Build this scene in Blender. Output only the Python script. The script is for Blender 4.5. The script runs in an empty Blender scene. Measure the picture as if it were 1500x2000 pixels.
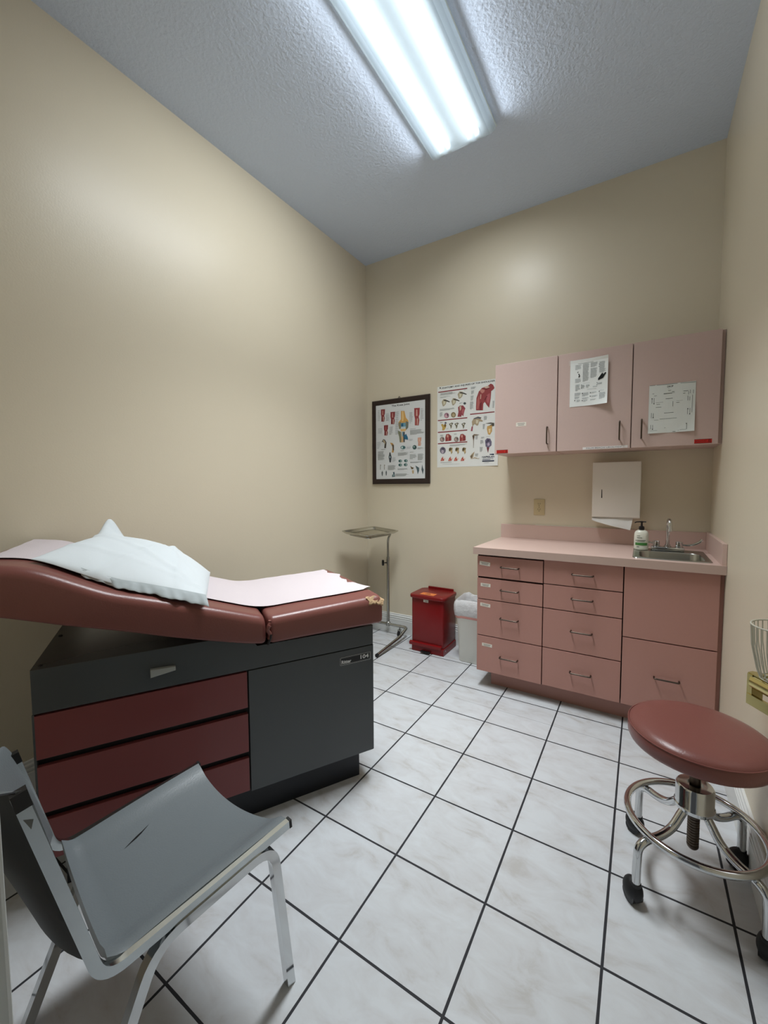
import bpy, bmesh, math, random
from mathutils import Vector, Matrix, noise
random.seed(7)
scene = bpy.context.scene
C = scene.collection
PI = math.pi
W, H = 2.507, 3.285          # room width and height; back wall at y = 0, left wall at x = 0
TILE, GX, GY = 0.325, 1.1207, -0.3165

# ------------------------------------------------------------------ materials
def lin(c):
    if isinstance(c, str):
        c = [int(c[i:i + 2], 16) / 255 for i in (0, 2, 4)]
    else:
        c = [v / 255 for v in c]
    return [v / 12.92 if v <= .04045 else ((v + .055) / 1.055) ** 2.4 for v in c]

def nodes(m):
    nt = m.node_tree
    return nt, nt.nodes, nt.links

def mat(name, col, rough=.5, metal=0., spec=.5, coat=0., var=0., vscale=6., bump=0., bscale=60., sheen=0., trans=0., ior=1.45, aniso=0.):
    m = bpy.data.materials.new(name); m.use_nodes = True
    nt, N, L = nodes(m)
    b = N['Principled BSDF']
    rgb = lin(col)
    b.inputs['Base Color'].default_value = (*rgb, 1)
    b.inputs['Roughness'].default_value = rough
    b.inputs['Metallic'].default_value = metal
    b.inputs['Specular IOR Level'].default_value = spec
    b.inputs['Coat Weight'].default_value = coat
    b.inputs['Coat Roughness'].default_value = .15
    b.inputs['Transmission Weight'].default_value = trans
    b.inputs['IOR'].default_value = ior
    if var or bump:
        tc = N.new('ShaderNodeTexCoord')
    if var:
        n = N.new('ShaderNodeTexNoise'); n.inputs['Scale'].default_value = vscale; n.inputs['Detail'].default_value = 5
        L.new(tc.outputs['Object'], n.inputs['Vector'])
        mx = N.new('ShaderNodeMix'); mx.data_type = 'RGBA'
        mx.inputs[6].default_value = (*[v * (1 - var) for v in rgb], 1)
        mx.inputs[7].default_value = (*[min(1, v * (1 + var)) for v in rgb], 1)
        L.new(n.outputs['Fac'], mx.inputs[0]); L.new(mx.outputs[2], b.inputs['Base Color'])
    if bump:
        n2 = N.new('ShaderNodeTexNoise'); n2.inputs['Scale'].default_value = bscale; n2.inputs['Detail'].default_value = 3
        L.new(tc.outputs['Object'], n2.inputs['Vector'])
        bp = N.new('ShaderNodeBump'); bp.inputs['Strength'].default_value = bump; bp.inputs['Distance'].default_value = .004
        L.new(n2.outputs['Fac'], bp.inputs['Height']); L.new(bp.outputs['Normal'], b.inputs['Normal'])
    return m

M = {}
M['wall'] = mat('cream_wall_paint', (220, 210, 188), .36, spec=.5, var=.02, vscale=2.5, bump=.08, bscale=130)
M['baseboard'] = mat('white_baseboard_paint', (226, 228, 226), .35)
M['white_paint'] = mat('white_door_paint', (205, 210, 210), .35, var=.03)
M['laminate'] = mat('dusty_pink_laminate', (181, 135, 124), .42, spec=.35, var=.025, vscale=90)
M['laminate_pale'] = mat('pale_pink_laminate', (204, 180, 172), .40, spec=.4, var=.025, vscale=90)
M['gap_shade'] = mat('shadow_gap_dark_pink', (46, 22, 20), .7)  # carcass colour darkened to paint the shade in the gaps between fronts
M['worktop'] = mat('pale_pink_worktop_laminate', (208, 181, 171), .34, spec=.45, var=.02, vscale=120)
M['edge'] = mat('worktop_edge_band', (190, 165, 154), .4)
M['steel'] = mat('brushed_steel', (168, 168, 162), .27, 1.)
M['steel_tray'] = mat('polished_tray_steel', (196, 194, 184), .2, 1.)
M['chrome'] = mat('chrome', (205, 207, 208), .09, 1.)
M['chrome_worn'] = mat('scuffed_flat_chrome', (198, 204, 206), .2, 1., var=.12, vscale=30)
M['pull'] = mat('dark_nickel_pull', (92, 82, 74), .36, 1.)
M['vinyl'] = mat('brick_rose_vinyl', (122, 74, 68), .32, spec=.5, var=.05, vscale=8, bump=.10, bscale=220)
M['vinyl_edge'] = mat('brick_rose_piping', (134, 82, 76), .35)
M['vinyl_tear'] = mat('exposed_foam_backing', (178, 150, 116), .9, var=.2, vscale=60, bump=.6, bscale=90)
M['grey_steel'] = mat('charcoal_enamel', (70, 74, 76), .26, spec=.5, var=.03, vscale=4)
M['table_red'] = mat('maroon_drawer_enamel', (122, 63, 63), .36, spec=.45)
M['black'] = mat('black_recess', (14, 13, 14), .5)
M['kick'] = mat('black_toe_kick', (20, 23, 30), .45)
M['rubber'] = mat('black_rubber', (20, 20, 22), .55)
M['plastic_black'] = mat('black_plastic', (18, 18, 20), .35)
M['grey_vinyl'] = mat('slate_grey_vinyl', (113, 120, 124), .36, spec=.5, var=.05, vscale=6, bump=.12, bscale=260)
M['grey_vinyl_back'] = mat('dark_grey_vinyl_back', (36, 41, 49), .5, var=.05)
M['red_can'] = mat('red_enamel', (122, 16, 19), .33, spec=.5)
M['bin'] = mat('off_white_bin_plastic', (236, 236, 228), .4)
M['paper'] = mat('white_paper', (232, 231, 228), .75, spec=.2)
M['crepe'] = mat('crepe_exam_paper', (208, 198, 201), .8, spec=.15, bump=.25, bscale=320)
M['pillow'] = mat('white_pillow_cover', (214, 221, 225), .8, spec=.15, bump=.25, bscale=22)
M['hem'] = mat('grey_white_pillow_hem', (176, 184, 187), .8, spec=.15)
M['disp'] = mat('off_white_enamel', (231, 227, 218), .3, var=.02)
M['ivory'] = mat('ivory_plastic', (205, 190, 150), .4)
M['frame'] = mat('dark_walnut_frame', (44, 30, 27), .4, var=.25, vscale=40)
M['brass'] = mat('pale_brass', (200, 186, 128), .22, 1.)
M['wire'] = mat('white_coated_wire', (196, 194, 180), .4)
M['soap'] = mat('white_soap_bottle', (226, 227, 214), .3, spec=.5)
M['soap_green'] = mat('soap_label_green', (70, 132, 66), .5)
M['soap_grey'] = mat('soap_label_grey', (110, 116, 108), .5)
M['orange'] = mat('orange_sticker', (226, 128, 66), .5)
M['sticker_dark'] = mat('sticker_ink', (112, 58, 30), .5)
M['label'] = mat('label_white', (228, 222, 210), .6)
M['label_ink'] = mat('label_grey_ink', (140, 136, 130), .6)
M['red_label'] = mat('bright_red_sticker', (214, 44, 36), .45)
M['red_ink'] = mat('dark_red_sticker_ink', (96, 10, 10), .5)
M['plate_black'] = mat('black_name_plate', (10, 11, 14), .3)
M['plate_silver'] = mat('silver_lettering', (214, 216, 216), .5)
M['lamp_body'] = mat('white_lamp_housing', (235, 238, 238), .4)

def liner_material():
    m = bpy.data.materials.new('thin_white_plastic_film'); m.use_nodes = True
    nt, N, L = nodes(m); b = N['Principled BSDF']
    b.inputs['Base Color'].default_value = (.90, .91, .92, 1); b.inputs['Roughness'].default_value = .28
    tr = N.new('ShaderNodeBsdfTranslucent'); tr.inputs['Color'].default_value = (.8, .8, .82, 1)
    mx = N.new('ShaderNodeMixShader'); mx.inputs[0].default_value = .3
    tc = N.new('ShaderNodeTexCoord'); n = N.new('ShaderNodeTexNoise'); n.inputs['Scale'].default_value = 28; n.inputs['Detail'].default_value = 4
    bp = N.new('ShaderNodeBump'); bp.inputs['Strength'].default_value = .8; bp.inputs['Distance'].default_value = .012
    L.new(tc.outputs['Object'], n.inputs['Vector']); L.new(n.outputs['Fac'], bp.inputs['Height']); L.new(bp.outputs['Normal'], b.inputs['Normal'])
    L.new(b.outputs[0], mx.inputs[1]); L.new(tr.outputs[0], mx.inputs[2]); L.new(mx.outputs[0], N['Material Output'].inputs[0])
    return m
M['liner'] = liner_material()
M['pink_tie'] = mat('pink_drawstring', (222, 160, 150), .5)

def ceiling_material():
    m = mat('knockdown_ceiling', (208, 221, 240), .75, spec=.2)
    nt, N, L = nodes(m); b = N['Principled BSDF']
    tc = N.new('ShaderNodeTexCoord')
    n = N.new('ShaderNodeTexNoise'); n.inputs['Scale'].default_value = 62; n.inputs['Detail'].default_value = 4; n.inputs['Roughness'].default_value = .55
    v = N.new('ShaderNodeTexVoronoi'); v.inputs['Scale'].default_value = 75; v.feature = 'SMOOTH_F1'
    a = N.new('ShaderNodeMath'); a.operation = 'ADD'
    L.new(tc.outputs['Object'], n.inputs['Vector']); L.new(n.outputs['Color'], v.inputs['Vector']) if False else L.new(tc.outputs['Object'], v.inputs['Vector'])
    rmp = N.new('ShaderNodeValToRGB'); rmp.color_ramp.elements[0].position = .40; rmp.color_ramp.elements[1].position = .62
    L.new(n.outputs['Fac'], rmp.inputs['Fac'])
    L.new(rmp.outputs['Color'], a.inputs[0]); L.new(v.outputs['Distance'], a.inputs[1])
    bp = N.new('ShaderNodeBump'); bp.inputs['Strength'].default_value = .36; bp.inputs['Distance'].default_value = .004
    L.new(a.outputs[0], bp.inputs['Height']); L.new(bp.outputs['Normal'], b.inputs['Normal'])
    return m
M['ceiling'] = ceiling_material()

def floor_material():
    m = mat('ceramic_floor_tiles', (200, 203, 205), .24, spec=.5)
    nt, N, L = nodes(m); b = N['Principled BSDF']
    tc = N.new('ShaderNodeTexCoord'); sep = N.new('ShaderNodeSeparateXYZ'); L.new(tc.outputs['Object'], sep.inputs[0])
    def math_(op, a, bb=None, c=None):
        n = N.new('ShaderNodeMath'); n.operation = op
        for i, v in enumerate((a, bb, c)):
            if v is None: continue
            if isinstance(v, (int, float)): n.inputs[i].default_value = v
            else: L.new(v, n.inputs[i])
        return n.outputs[0]
    def edge(out, off):
        t = math_('DIVIDE', math_('SUBTRACT', out, off), TILE)
        f = math_('FRACT', t)
        d = math_('ABSOLUTE', math_('SUBTRACT', f, .5))      # .5 at a joint
        return t, d
    tx, dx = edge(sep.outputs['X'], GX); ty, dy = edge(sep.outputs['Y'], GY)
    wob = N.new('ShaderNodeTexNoise'); wob.inputs['Scale'].default_value = 14; L.new(tc.outputs['Object'], wob.inputs['Vector'])
    wv = math_('MULTIPLY', math_('SUBTRACT', wob.outputs['Fac'], .5), .004)
    joint = math_('GREATER_THAN', math_('ADD', math_('MAXIMUM', dx, dy), wv), .5 - .0115)
    # tile body: cloudy marbling, different on each tile
    cmb = N.new('ShaderNodeCombineXYZ'); L.new(math_('FLOOR', tx), cmb.inputs[0]); L.new(math_('FLOOR', ty), cmb.inputs[1])
    wn = N.new('ShaderNodeTexWhiteNoise'); L.new(cmb.outputs[0], wn.inputs['Vector'])
    va = N.new('ShaderNodeVectorMath'); va.operation = 'MULTIPLY_ADD'; va.inputs[1].default_value = (7, 7, 7)
    L.new(wn.outputs['Color'], va.inputs[0]); L.new(tc.outputs['Object'], va.inputs[2])
    mp = N.new('ShaderNodeMapping'); mp.inputs['Rotation'].default_value = (0, 0, .5); mp.inputs['Scale'].default_value = (1., 2.0, 1.)
    L.new(va.outputs[0], mp.inputs[0])
    n1 = N.new('ShaderNodeTexNoise'); n1.inputs['Scale'].default_value = 7; n1.inputs['Detail'].default_value = 7; n1.inputs['Roughness'].default_value = .62; n1.inputs['Distortion'].default_value = .6
    L.new(mp.outputs[0], n1.inputs['Vector'])
    r = N.new('ShaderNodeValToRGB'); e = r.color_ramp.elements
    e[0].position = .30; e[0].color = (*lin((186, 185, 184)), 1); e[1].position = .62; e[1].color = (*lin((206, 210, 214)), 1)
    k = r.color_ramp.elements.new(.44); k.color = (*lin((199, 201, 204)), 1)
    L.new(n1.outputs['Fac'], r.inputs['Fac'])
    mx = N.new('ShaderNodeMix'); mx.data_type = 'RGBA'; mx.inputs[7].default_value = (*lin((38, 39, 44)), 1)
    # one hairline crack that runs across four tiles in front of the cabinets
    n3 = N.new('ShaderNodeTexNoise'); n3.inputs['Scale'].default_value = 9; L.new(tc.outputs['Object'], n3.inputs['Vector'])
    cy = math_('ADD', math_('MULTIPLY', math_('SUBTRACT', n3.outputs['Fac'], .5), .012), -.811)
    crack = math_('LESS_THAN', math_('ABSOLUTE', math_('SUBTRACT', sep.outputs['Y'], cy)), .0011)
    crack = math_('MULTIPLY', crack, math_('MULTIPLY', math_('GREATER_THAN', sep.outputs['X'], 1.2), math_('LESS_THAN', sep.outputs['X'], 2.1)))
    allj = math_('MAXIMUM', joint, math_('MULTIPLY', crack, .55))
    L.new(allj, mx.inputs[0]); L.new(r.outputs['Color'], mx.inputs[6]); L.new(mx.outputs[2], b.inputs['Base Color'])
    L.new(math_('MULTIPLY_ADD', joint, .5, .24), b.inputs['Roughness'])
    bp = N.new('ShaderNodeBump'); bp.inputs['Strength'].default_value = .5; bp.inputs['Distance'].default_value = .002
    L.new(math_('MULTIPLY_ADD', n1.outputs['Fac'], .15, math_('SUBTRACT', 1., joint)), bp.inputs['Height']); L.new(bp.outputs['Normal'], b.inputs['Normal'])
    return m
M['floor'] = floor_material()

def print_material(name, rough=.45):
    m = bpy.data.materials.new(name); m.use_nodes = True
    nt, N, L = nodes(m); b = N['Principled BSDF']; b.inputs['Roughness'].default_value = rough; b.inputs['Specular IOR Level'].default_value = .3
    a = N.new('ShaderNodeAttribute'); a.attribute_name = 'ink'
    L.new(a.outputs['Color'], b.inputs['Base Color'])
    return m
M['print'] = print_material('printed_sheet')

def emitter(name, col, strength):
    m = bpy.data.materials.new(name); m.use_nodes = True
    nt, N, L = nodes(m); N.remove(N['Principled BSDF'])
    e = N.new('ShaderNodeEmission'); e.inputs['Color'].default_value = (*col, 1); e.inputs['Strength'].default_value = strength
    L.new(e.outputs[0], N['Material Output'].inputs[0])
    return m

def lens_material():
    m = bpy.data.materials.new('prismatic_acrylic_lens'); m.use_nodes = True
    nt, N, L = nodes(m); N.remove(N['Principled BSDF'])
    t = N.new('ShaderNodeBsdfTransparent'); t.inputs['Color'].default_value = (.93, .97, 1., 1)
    tl = N.new('ShaderNodeBsdfTranslucent'); tl.inputs['Color'].default_value = (.86, .93, .98, 1)
    g = N.new('ShaderNodeBsdfGlossy'); g.inputs['Roughness'].default_value = .2; g.inputs['Color'].default_value = (.9, .9, .9, 1)
    tc = N.new('ShaderNodeTexCoord'); ck = N.new('ShaderNodeTexChecker'); ck.inputs['Scale'].default_value = 240
    bp = N.new('ShaderNodeBump'); bp.inputs['Strength'].default_value = .4; bp.inputs['Distance'].default_value = .001
    L.new(tc.outputs['Object'], ck.inputs['Vector']); L.new(ck.outputs['Fac'], bp.inputs['Height']); L.new(bp.outputs['Normal'], g.inputs['Normal'])
    a = N.new('ShaderNodeMixShader'); a.inputs[0].default_value = .55
    L.new(t.outputs[0], a.inputs[1]); L.new(tl.outputs[0], a.inputs[2])
    c = N.new('ShaderNodeMixShader'); c.inputs[0].default_value = .05
    L.new(a.outputs[0], c.inputs[1]); L.new(g.outputs[0], c.inputs[2]); L.new(c.outputs[0], N['Material Output'].inputs[0])
    return m
M['lens'] = lens_material()

# ------------------------------------------------------------------ object helpers
def obj(name, bm, material, parent=None, smooth=None, kind=None, label=None):
    """Link a bmesh as ONE mesh object.  Geometry is given in the frame of the top-level thing."""
    bmesh.ops.recalc_face_normals(bm, faces=bm.faces)
    me = bpy.data.meshes.new(name); bm.to_mesh(me); bm.free()
    for m in (material if isinstance(material, (list, tuple)) else [material]):
        me.materials.append(m)
    if smooth is not None:
        me.shade_smooth()
        me.set_sharp_from_angle(angle=math.radians(smooth))
    o = bpy.data.objects.new(name, me); C.objects.link(o)
    if parent is not None: o.parent = parent
    if kind: o['kind'] = kind
    if label: o['label'] = label
    return o

def tag(o, label, cat, group=None):
    o['label'] = label; o['category'] = cat
    if group: o['group'] = group
    return o

def thing(name, label, cat, loc=(0, 0, 0), rz=0., group=None):
    o = bpy.data.objects.new(name, None); C.objects.link(o)
    o.empty_display_size = .05; o.location = loc; o.rotation_euler = (0, 0, rz)
    return tag(o, label, cat, group)

def struct(name, bm, m, parent=None, smooth=None):
    return obj(name, bm, m, parent, smooth, None if parent else 'structure')

def shift(o_loc, rz=0.):
    return Matrix.Translation(Vector(o_loc)) @ Matrix.Rotation(rz, 4, 'Z')

def new(): return bmesh.new()

def box(bm, x0, x1, y0, y1, z0, z1, bev=0., seg=2):
    vs = [bm.verts.new((x, y, z)) for x in (x0, x1) for y in (y0, y1) for z in (z0, z1)]
    fs = [bm.faces.new([vs[i] for i in q]) for q in ((0, 1, 3, 2), (4, 6, 7, 5), (0, 4, 5, 1), (2, 3, 7, 6), (0, 2, 6, 4), (1, 5, 7, 3))]
    if bev:
        es = list({e for f in fs for e in f.edges})
        bmesh.ops.bevel(bm, geom=es, offset=bev, segments=seg, profile=.5, affect='EDGES')
    return bm

def prism(bm, pts, axis, a, b, bev=0.):
    """Extrude a 2-D outline between a and b along an axis: x:(y,z) y:(x,z) z:(x,y)."""
    def P(p, t):
        return {'x': (t, p[0], p[1]), 'y': (p[0], t, p[1]), 'z': (p[0], p[1], t)}[axis]
    lo = [bm.verts.new(P(p, a)) for p in pts]; hi = [bm.verts.new(P(p, b)) for p in pts]
    fs = [bm.faces.new(lo), bm.faces.new(hi[::-1])]
    n = len(pts)
    for i in range(n):
        fs.append(bm.faces.new((lo[i], lo[(i + 1) % n], hi[(i + 1) % n], hi[i])))
    if bev:
        es = list({e for f in fs[:2] for e in f.edges})
        bmesh.ops.bevel(bm, geom=es, offset=bev, segments=2, profile=.5, affect='EDGES')
    return bm

def frames(path, closed=False):
    P = [Vector(p) for p in path]; n = len(P); out = []
    up = None
    for i in range(n):
        a = P[i - 1] if (i > 0 or closed) else P[i]
        b = P[(i + 1) % n] if (i < n - 1 or closed) else P[i]
        t = (b - a).normalized()
        if up is None:
            up = Vector((0, 0, 1)) if abs(t.z) < .9 else Vector((1, 0, 0))
        s = t.cross(up)
        if s.length < 1e-6: s = t.cross(Vector((0, 1, 0)))
        s.normalize(); up = s.cross(t).normalized()
        out.append((P[i], s, up))
    return out

def sweep(bm, path, section, closed=False, caps=True):
    """Sweep a 2-D section (list of (side, up)) along a path."""
    fr = frames(path, closed); rings = []
    for i, (p, s, u) in enumerate(fr):
        sec = section(i / max(1, len(fr) - 1)) if callable(section) else section
        rings.append([bm.verts.new(p + s * a + u * b) for a, b in sec])
    m = len(rings[0]); n = len(rings)
    for i in range(n if closed else n - 1):
        A, B = rings[i], rings[(i + 1) % n]
        for k in range(m):
            bm.faces.new((A[k], A[(k + 1) % m], B[(k + 1) % m], B[k]))
    if caps and not closed:
        bm.faces.new(rings[0][::-1]); bm.faces.new(rings[-1])
    return bm

def circ(r, n=12):
    return [(r * math.cos(2 * PI * k / n), r * math.sin(2 * PI * k / n)) for k in range(n)]

def rrect(w, h, r, n=3):
    out = []
    for cx, cy, a0 in ((w / 2 - r, h / 2 - r, 0), (-w / 2 + r, h / 2 - r, 90), (-w / 2 + r, -h / 2 + r, 180), (w / 2 - r, -h / 2 + r, 270)):
        for k in range(n + 1):
            a = math.radians(a0 + 90 * k / n); out.append((cx + r * math.cos(a), cy + r * math.sin(a)))
    return out

def tube(bm, path, r, n=12, closed=False):
    return sweep(bm, path, circ(r, n), closed)

def lathe(bm, prof, c=(0, 0), n=32):
    """prof: (r, z) from bottom to top round a vertical axis at c."""
    rings = []
    for r, z in prof:
        if r < 1e-6: rings.append([bm.verts.new((c[0], c[1], z))])
        else: rings.append([bm.verts.new((c[0] + r * math.cos(2 * PI * k / n), c[1] + r * math.sin(2 * PI * k / n), z)) for k in range(n)])
    for A, B in zip(rings, rings[1:]):
        for k in range(n):
            k2 = (k + 1) % n
            if len(A) == 1 and len(B) == 1: continue
            if len(A) == 1: bm.faces.new((A[0], B[k2], B[k]))
            elif len(B) == 1: bm.faces.new((A[k], A[k2], B[0]))
            else: bm.faces.new((A[k], A[k2], B[k2], B[k]))
    for R in (rings[0], rings[-1]):
        if len(R) > 1: bm.faces.new(R)
    return bm

def ball(bm, c, r, sx=1, sy=1, sz=1, seg=16):
    g = bmesh.ops.create_uvsphere(bm, u_segments=seg, v_segments=seg // 2 + 2, radius=r)
    bmesh.ops.scale(bm, vec=(sx, sy, sz), verts=g['verts']); bmesh.ops.translate(bm, vec=c, verts=g['verts'])
    return bm

def cyl(bm, a, b, r, n=16):
    return tube(bm, [a, b], r, n)

def arc(pts, r, n=5):
    """Round the inner corners of a polyline."""
    P = [Vector(p) for p in pts]; out = [P[0]]
    for i in range(1, len(P) - 1):
        a, b, c = P[i - 1], P[i], P[i + 1]
        rr = min(r, (a - b).length * .48, (c - b).length * .48)
        p, q = b + (a - b).normalized() * rr, b + (c - b).normalized() * rr
        for k in range(n + 1):
            t = k / n; out.append(p * (1 - t) ** 2 + b * 2 * t * (1 - t) + q * t * t)
    out.append(P[-1]); return out

def grid(bm, nu, nv, fn):
    V = [[bm.verts.new(fn(i / nu, j / nv)) for j in range(nv + 1)] for i in range(nu + 1)]
    for i in range(nu):
        for j in range(nv):
            bm.faces.new((V[i][j], V[i + 1][j], V[i + 1][j + 1], V[i][j + 1]))
    return V

def copy_tree(o, parent=None):
    c = o.copy(); C.objects.link(c)
    if parent is not None: c.parent = parent
    for ch in list(o.children): copy_tree(ch, c)
    return c

# lettering -> flat mesh outline in the x/y plane
_txt = {}
def text_polys(s, bold=0.):
    if (s, bold) in _txt: return _txt[(s, bold)]
    cu = bpy.data.curves.new('lettering', 'FONT'); cu.body = s; cu.size = 1.; cu.resolution_u = 3; cu.offset = bold
    o = bpy.data.objects.new('lettering', cu); C.objects.link(o)
    dg = bpy.context.evaluated_depsgraph_get(); dg.update()
    me = o.evaluated_get(dg).to_mesh()
    vs = [tuple(v.co) for v in me.vertices]; fs = [tuple(p.vertices) for p in me.polygons]
    o.evaluated_get(dg).to_mesh_clear()
    bpy.data.objects.remove(o); bpy.data.curves.remove(cu)
    x0 = min(v[0] for v in vs); x1 = max(v[0] for v in vs); y0 = min(v[1] for v in vs); y1 = max(v[1] for v in vs)
    _txt[(s, bold)] = ([((v[0] - x0) / (x1 - x0), (v[1] - y0) / (y1 - y0)) for v in vs], fs)
    return _txt[(s, bold)]

def add_text(bm, s, fn, mat_index=0, bold=0.):
    """fn maps (0..1, 0..1) inside the text box to a 3-D point."""
    vs, fs = text_polys(s, bold)
    V = [bm.verts.new(fn(*v)) for v in vs]
    for f in fs:
        try:
            q = bm.faces.new([V[i] for i in f]); q.material_index = mat_index
        except ValueError: pass
    return bm

def sheet(name, w, h, data, org, ydir=-1, curl=None, base='eef1ef', nu=1, nv=1, thick=.0006, step=1e-5, parent=None):
    """A printed sheet hanging in an x/z plane at org, facing -y: paper, patches and letters of one mesh."""
    bm = new(); lay = bm.loops.layers.float_color.new('ink')
    f_ = curl or (lambda x, z: 0.)
    def P(x, z, k=0): return (org[0] + x, org[1] - f_(x, z) - k, org[2] + z)
    def paint(f, c):
        for l in f.loops: l[lay] = (*c, 1)
    V = grid(bm, nu, nv, lambda a, b: P(a * w, b * h))
    B = grid(bm, nu, nv, lambda a, b: P(a * w, b * h, -thick))
    rim = [(i, 0) for i in range(nu)] + [(nu, j) for j in range(nv)] + [(i, nv) for i in range(nu, 0, -1)] + [(0, j) for j in range(nv, 0, -1)]
    for k in range(len(rim)):
        a, b = rim[k], rim[(k + 1) % len(rim)]
        bm.faces.new((V[a[0]][a[1]], V[b[0]][b[1]], B[b[0]][b[1]], B[a[0]][a[1]]))
    bc = lin(base)
    for f in bm.faces: paint(f, bc)
    k = 3e-4
    for line in data.strip().split('\n'):
        k += step
        kind, col, rest = line.split(' ', 2)
        col = lin(col)
        if kind == 'p':
            pts = [tuple(float(v) / 1000 for v in q.split(',')) for q in rest.split(' ')]
            try: f = bm.faces.new([bm.verts.new(P(x, z, k)) for x, z in pts]); paint(f, col)
            except ValueError: pass
        else:
            g, s = rest.split(' ', 1); x0, z0, tw, th = (float(v) / 1000 for v in g.split(','))
            vs, fs = text_polys(s, .022)
            T = [bm.verts.new(P(x0 + a * tw, z0 + b * th, k)) for a, b in vs]
            for q in fs: paint(bm.faces.new([T[i] for i in q]), col)
    me = bpy.data.meshes.new(name)
    for f in bm.faces:
        f.normal_update()
        if f.normal.y > .5 and f.calc_center_median().y < org[1] - f_(f.calc_center_median().x - org[0], f.calc_center_median().z - org[2]) + thick * .5: f.normal_flip()
    bm.to_mesh(me); bm.free(); me.materials.append(M['print'])
    o = bpy.data.objects.new(name, me); C.objects.link(o)
    if parent is not None: o.parent = parent
    return o
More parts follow.
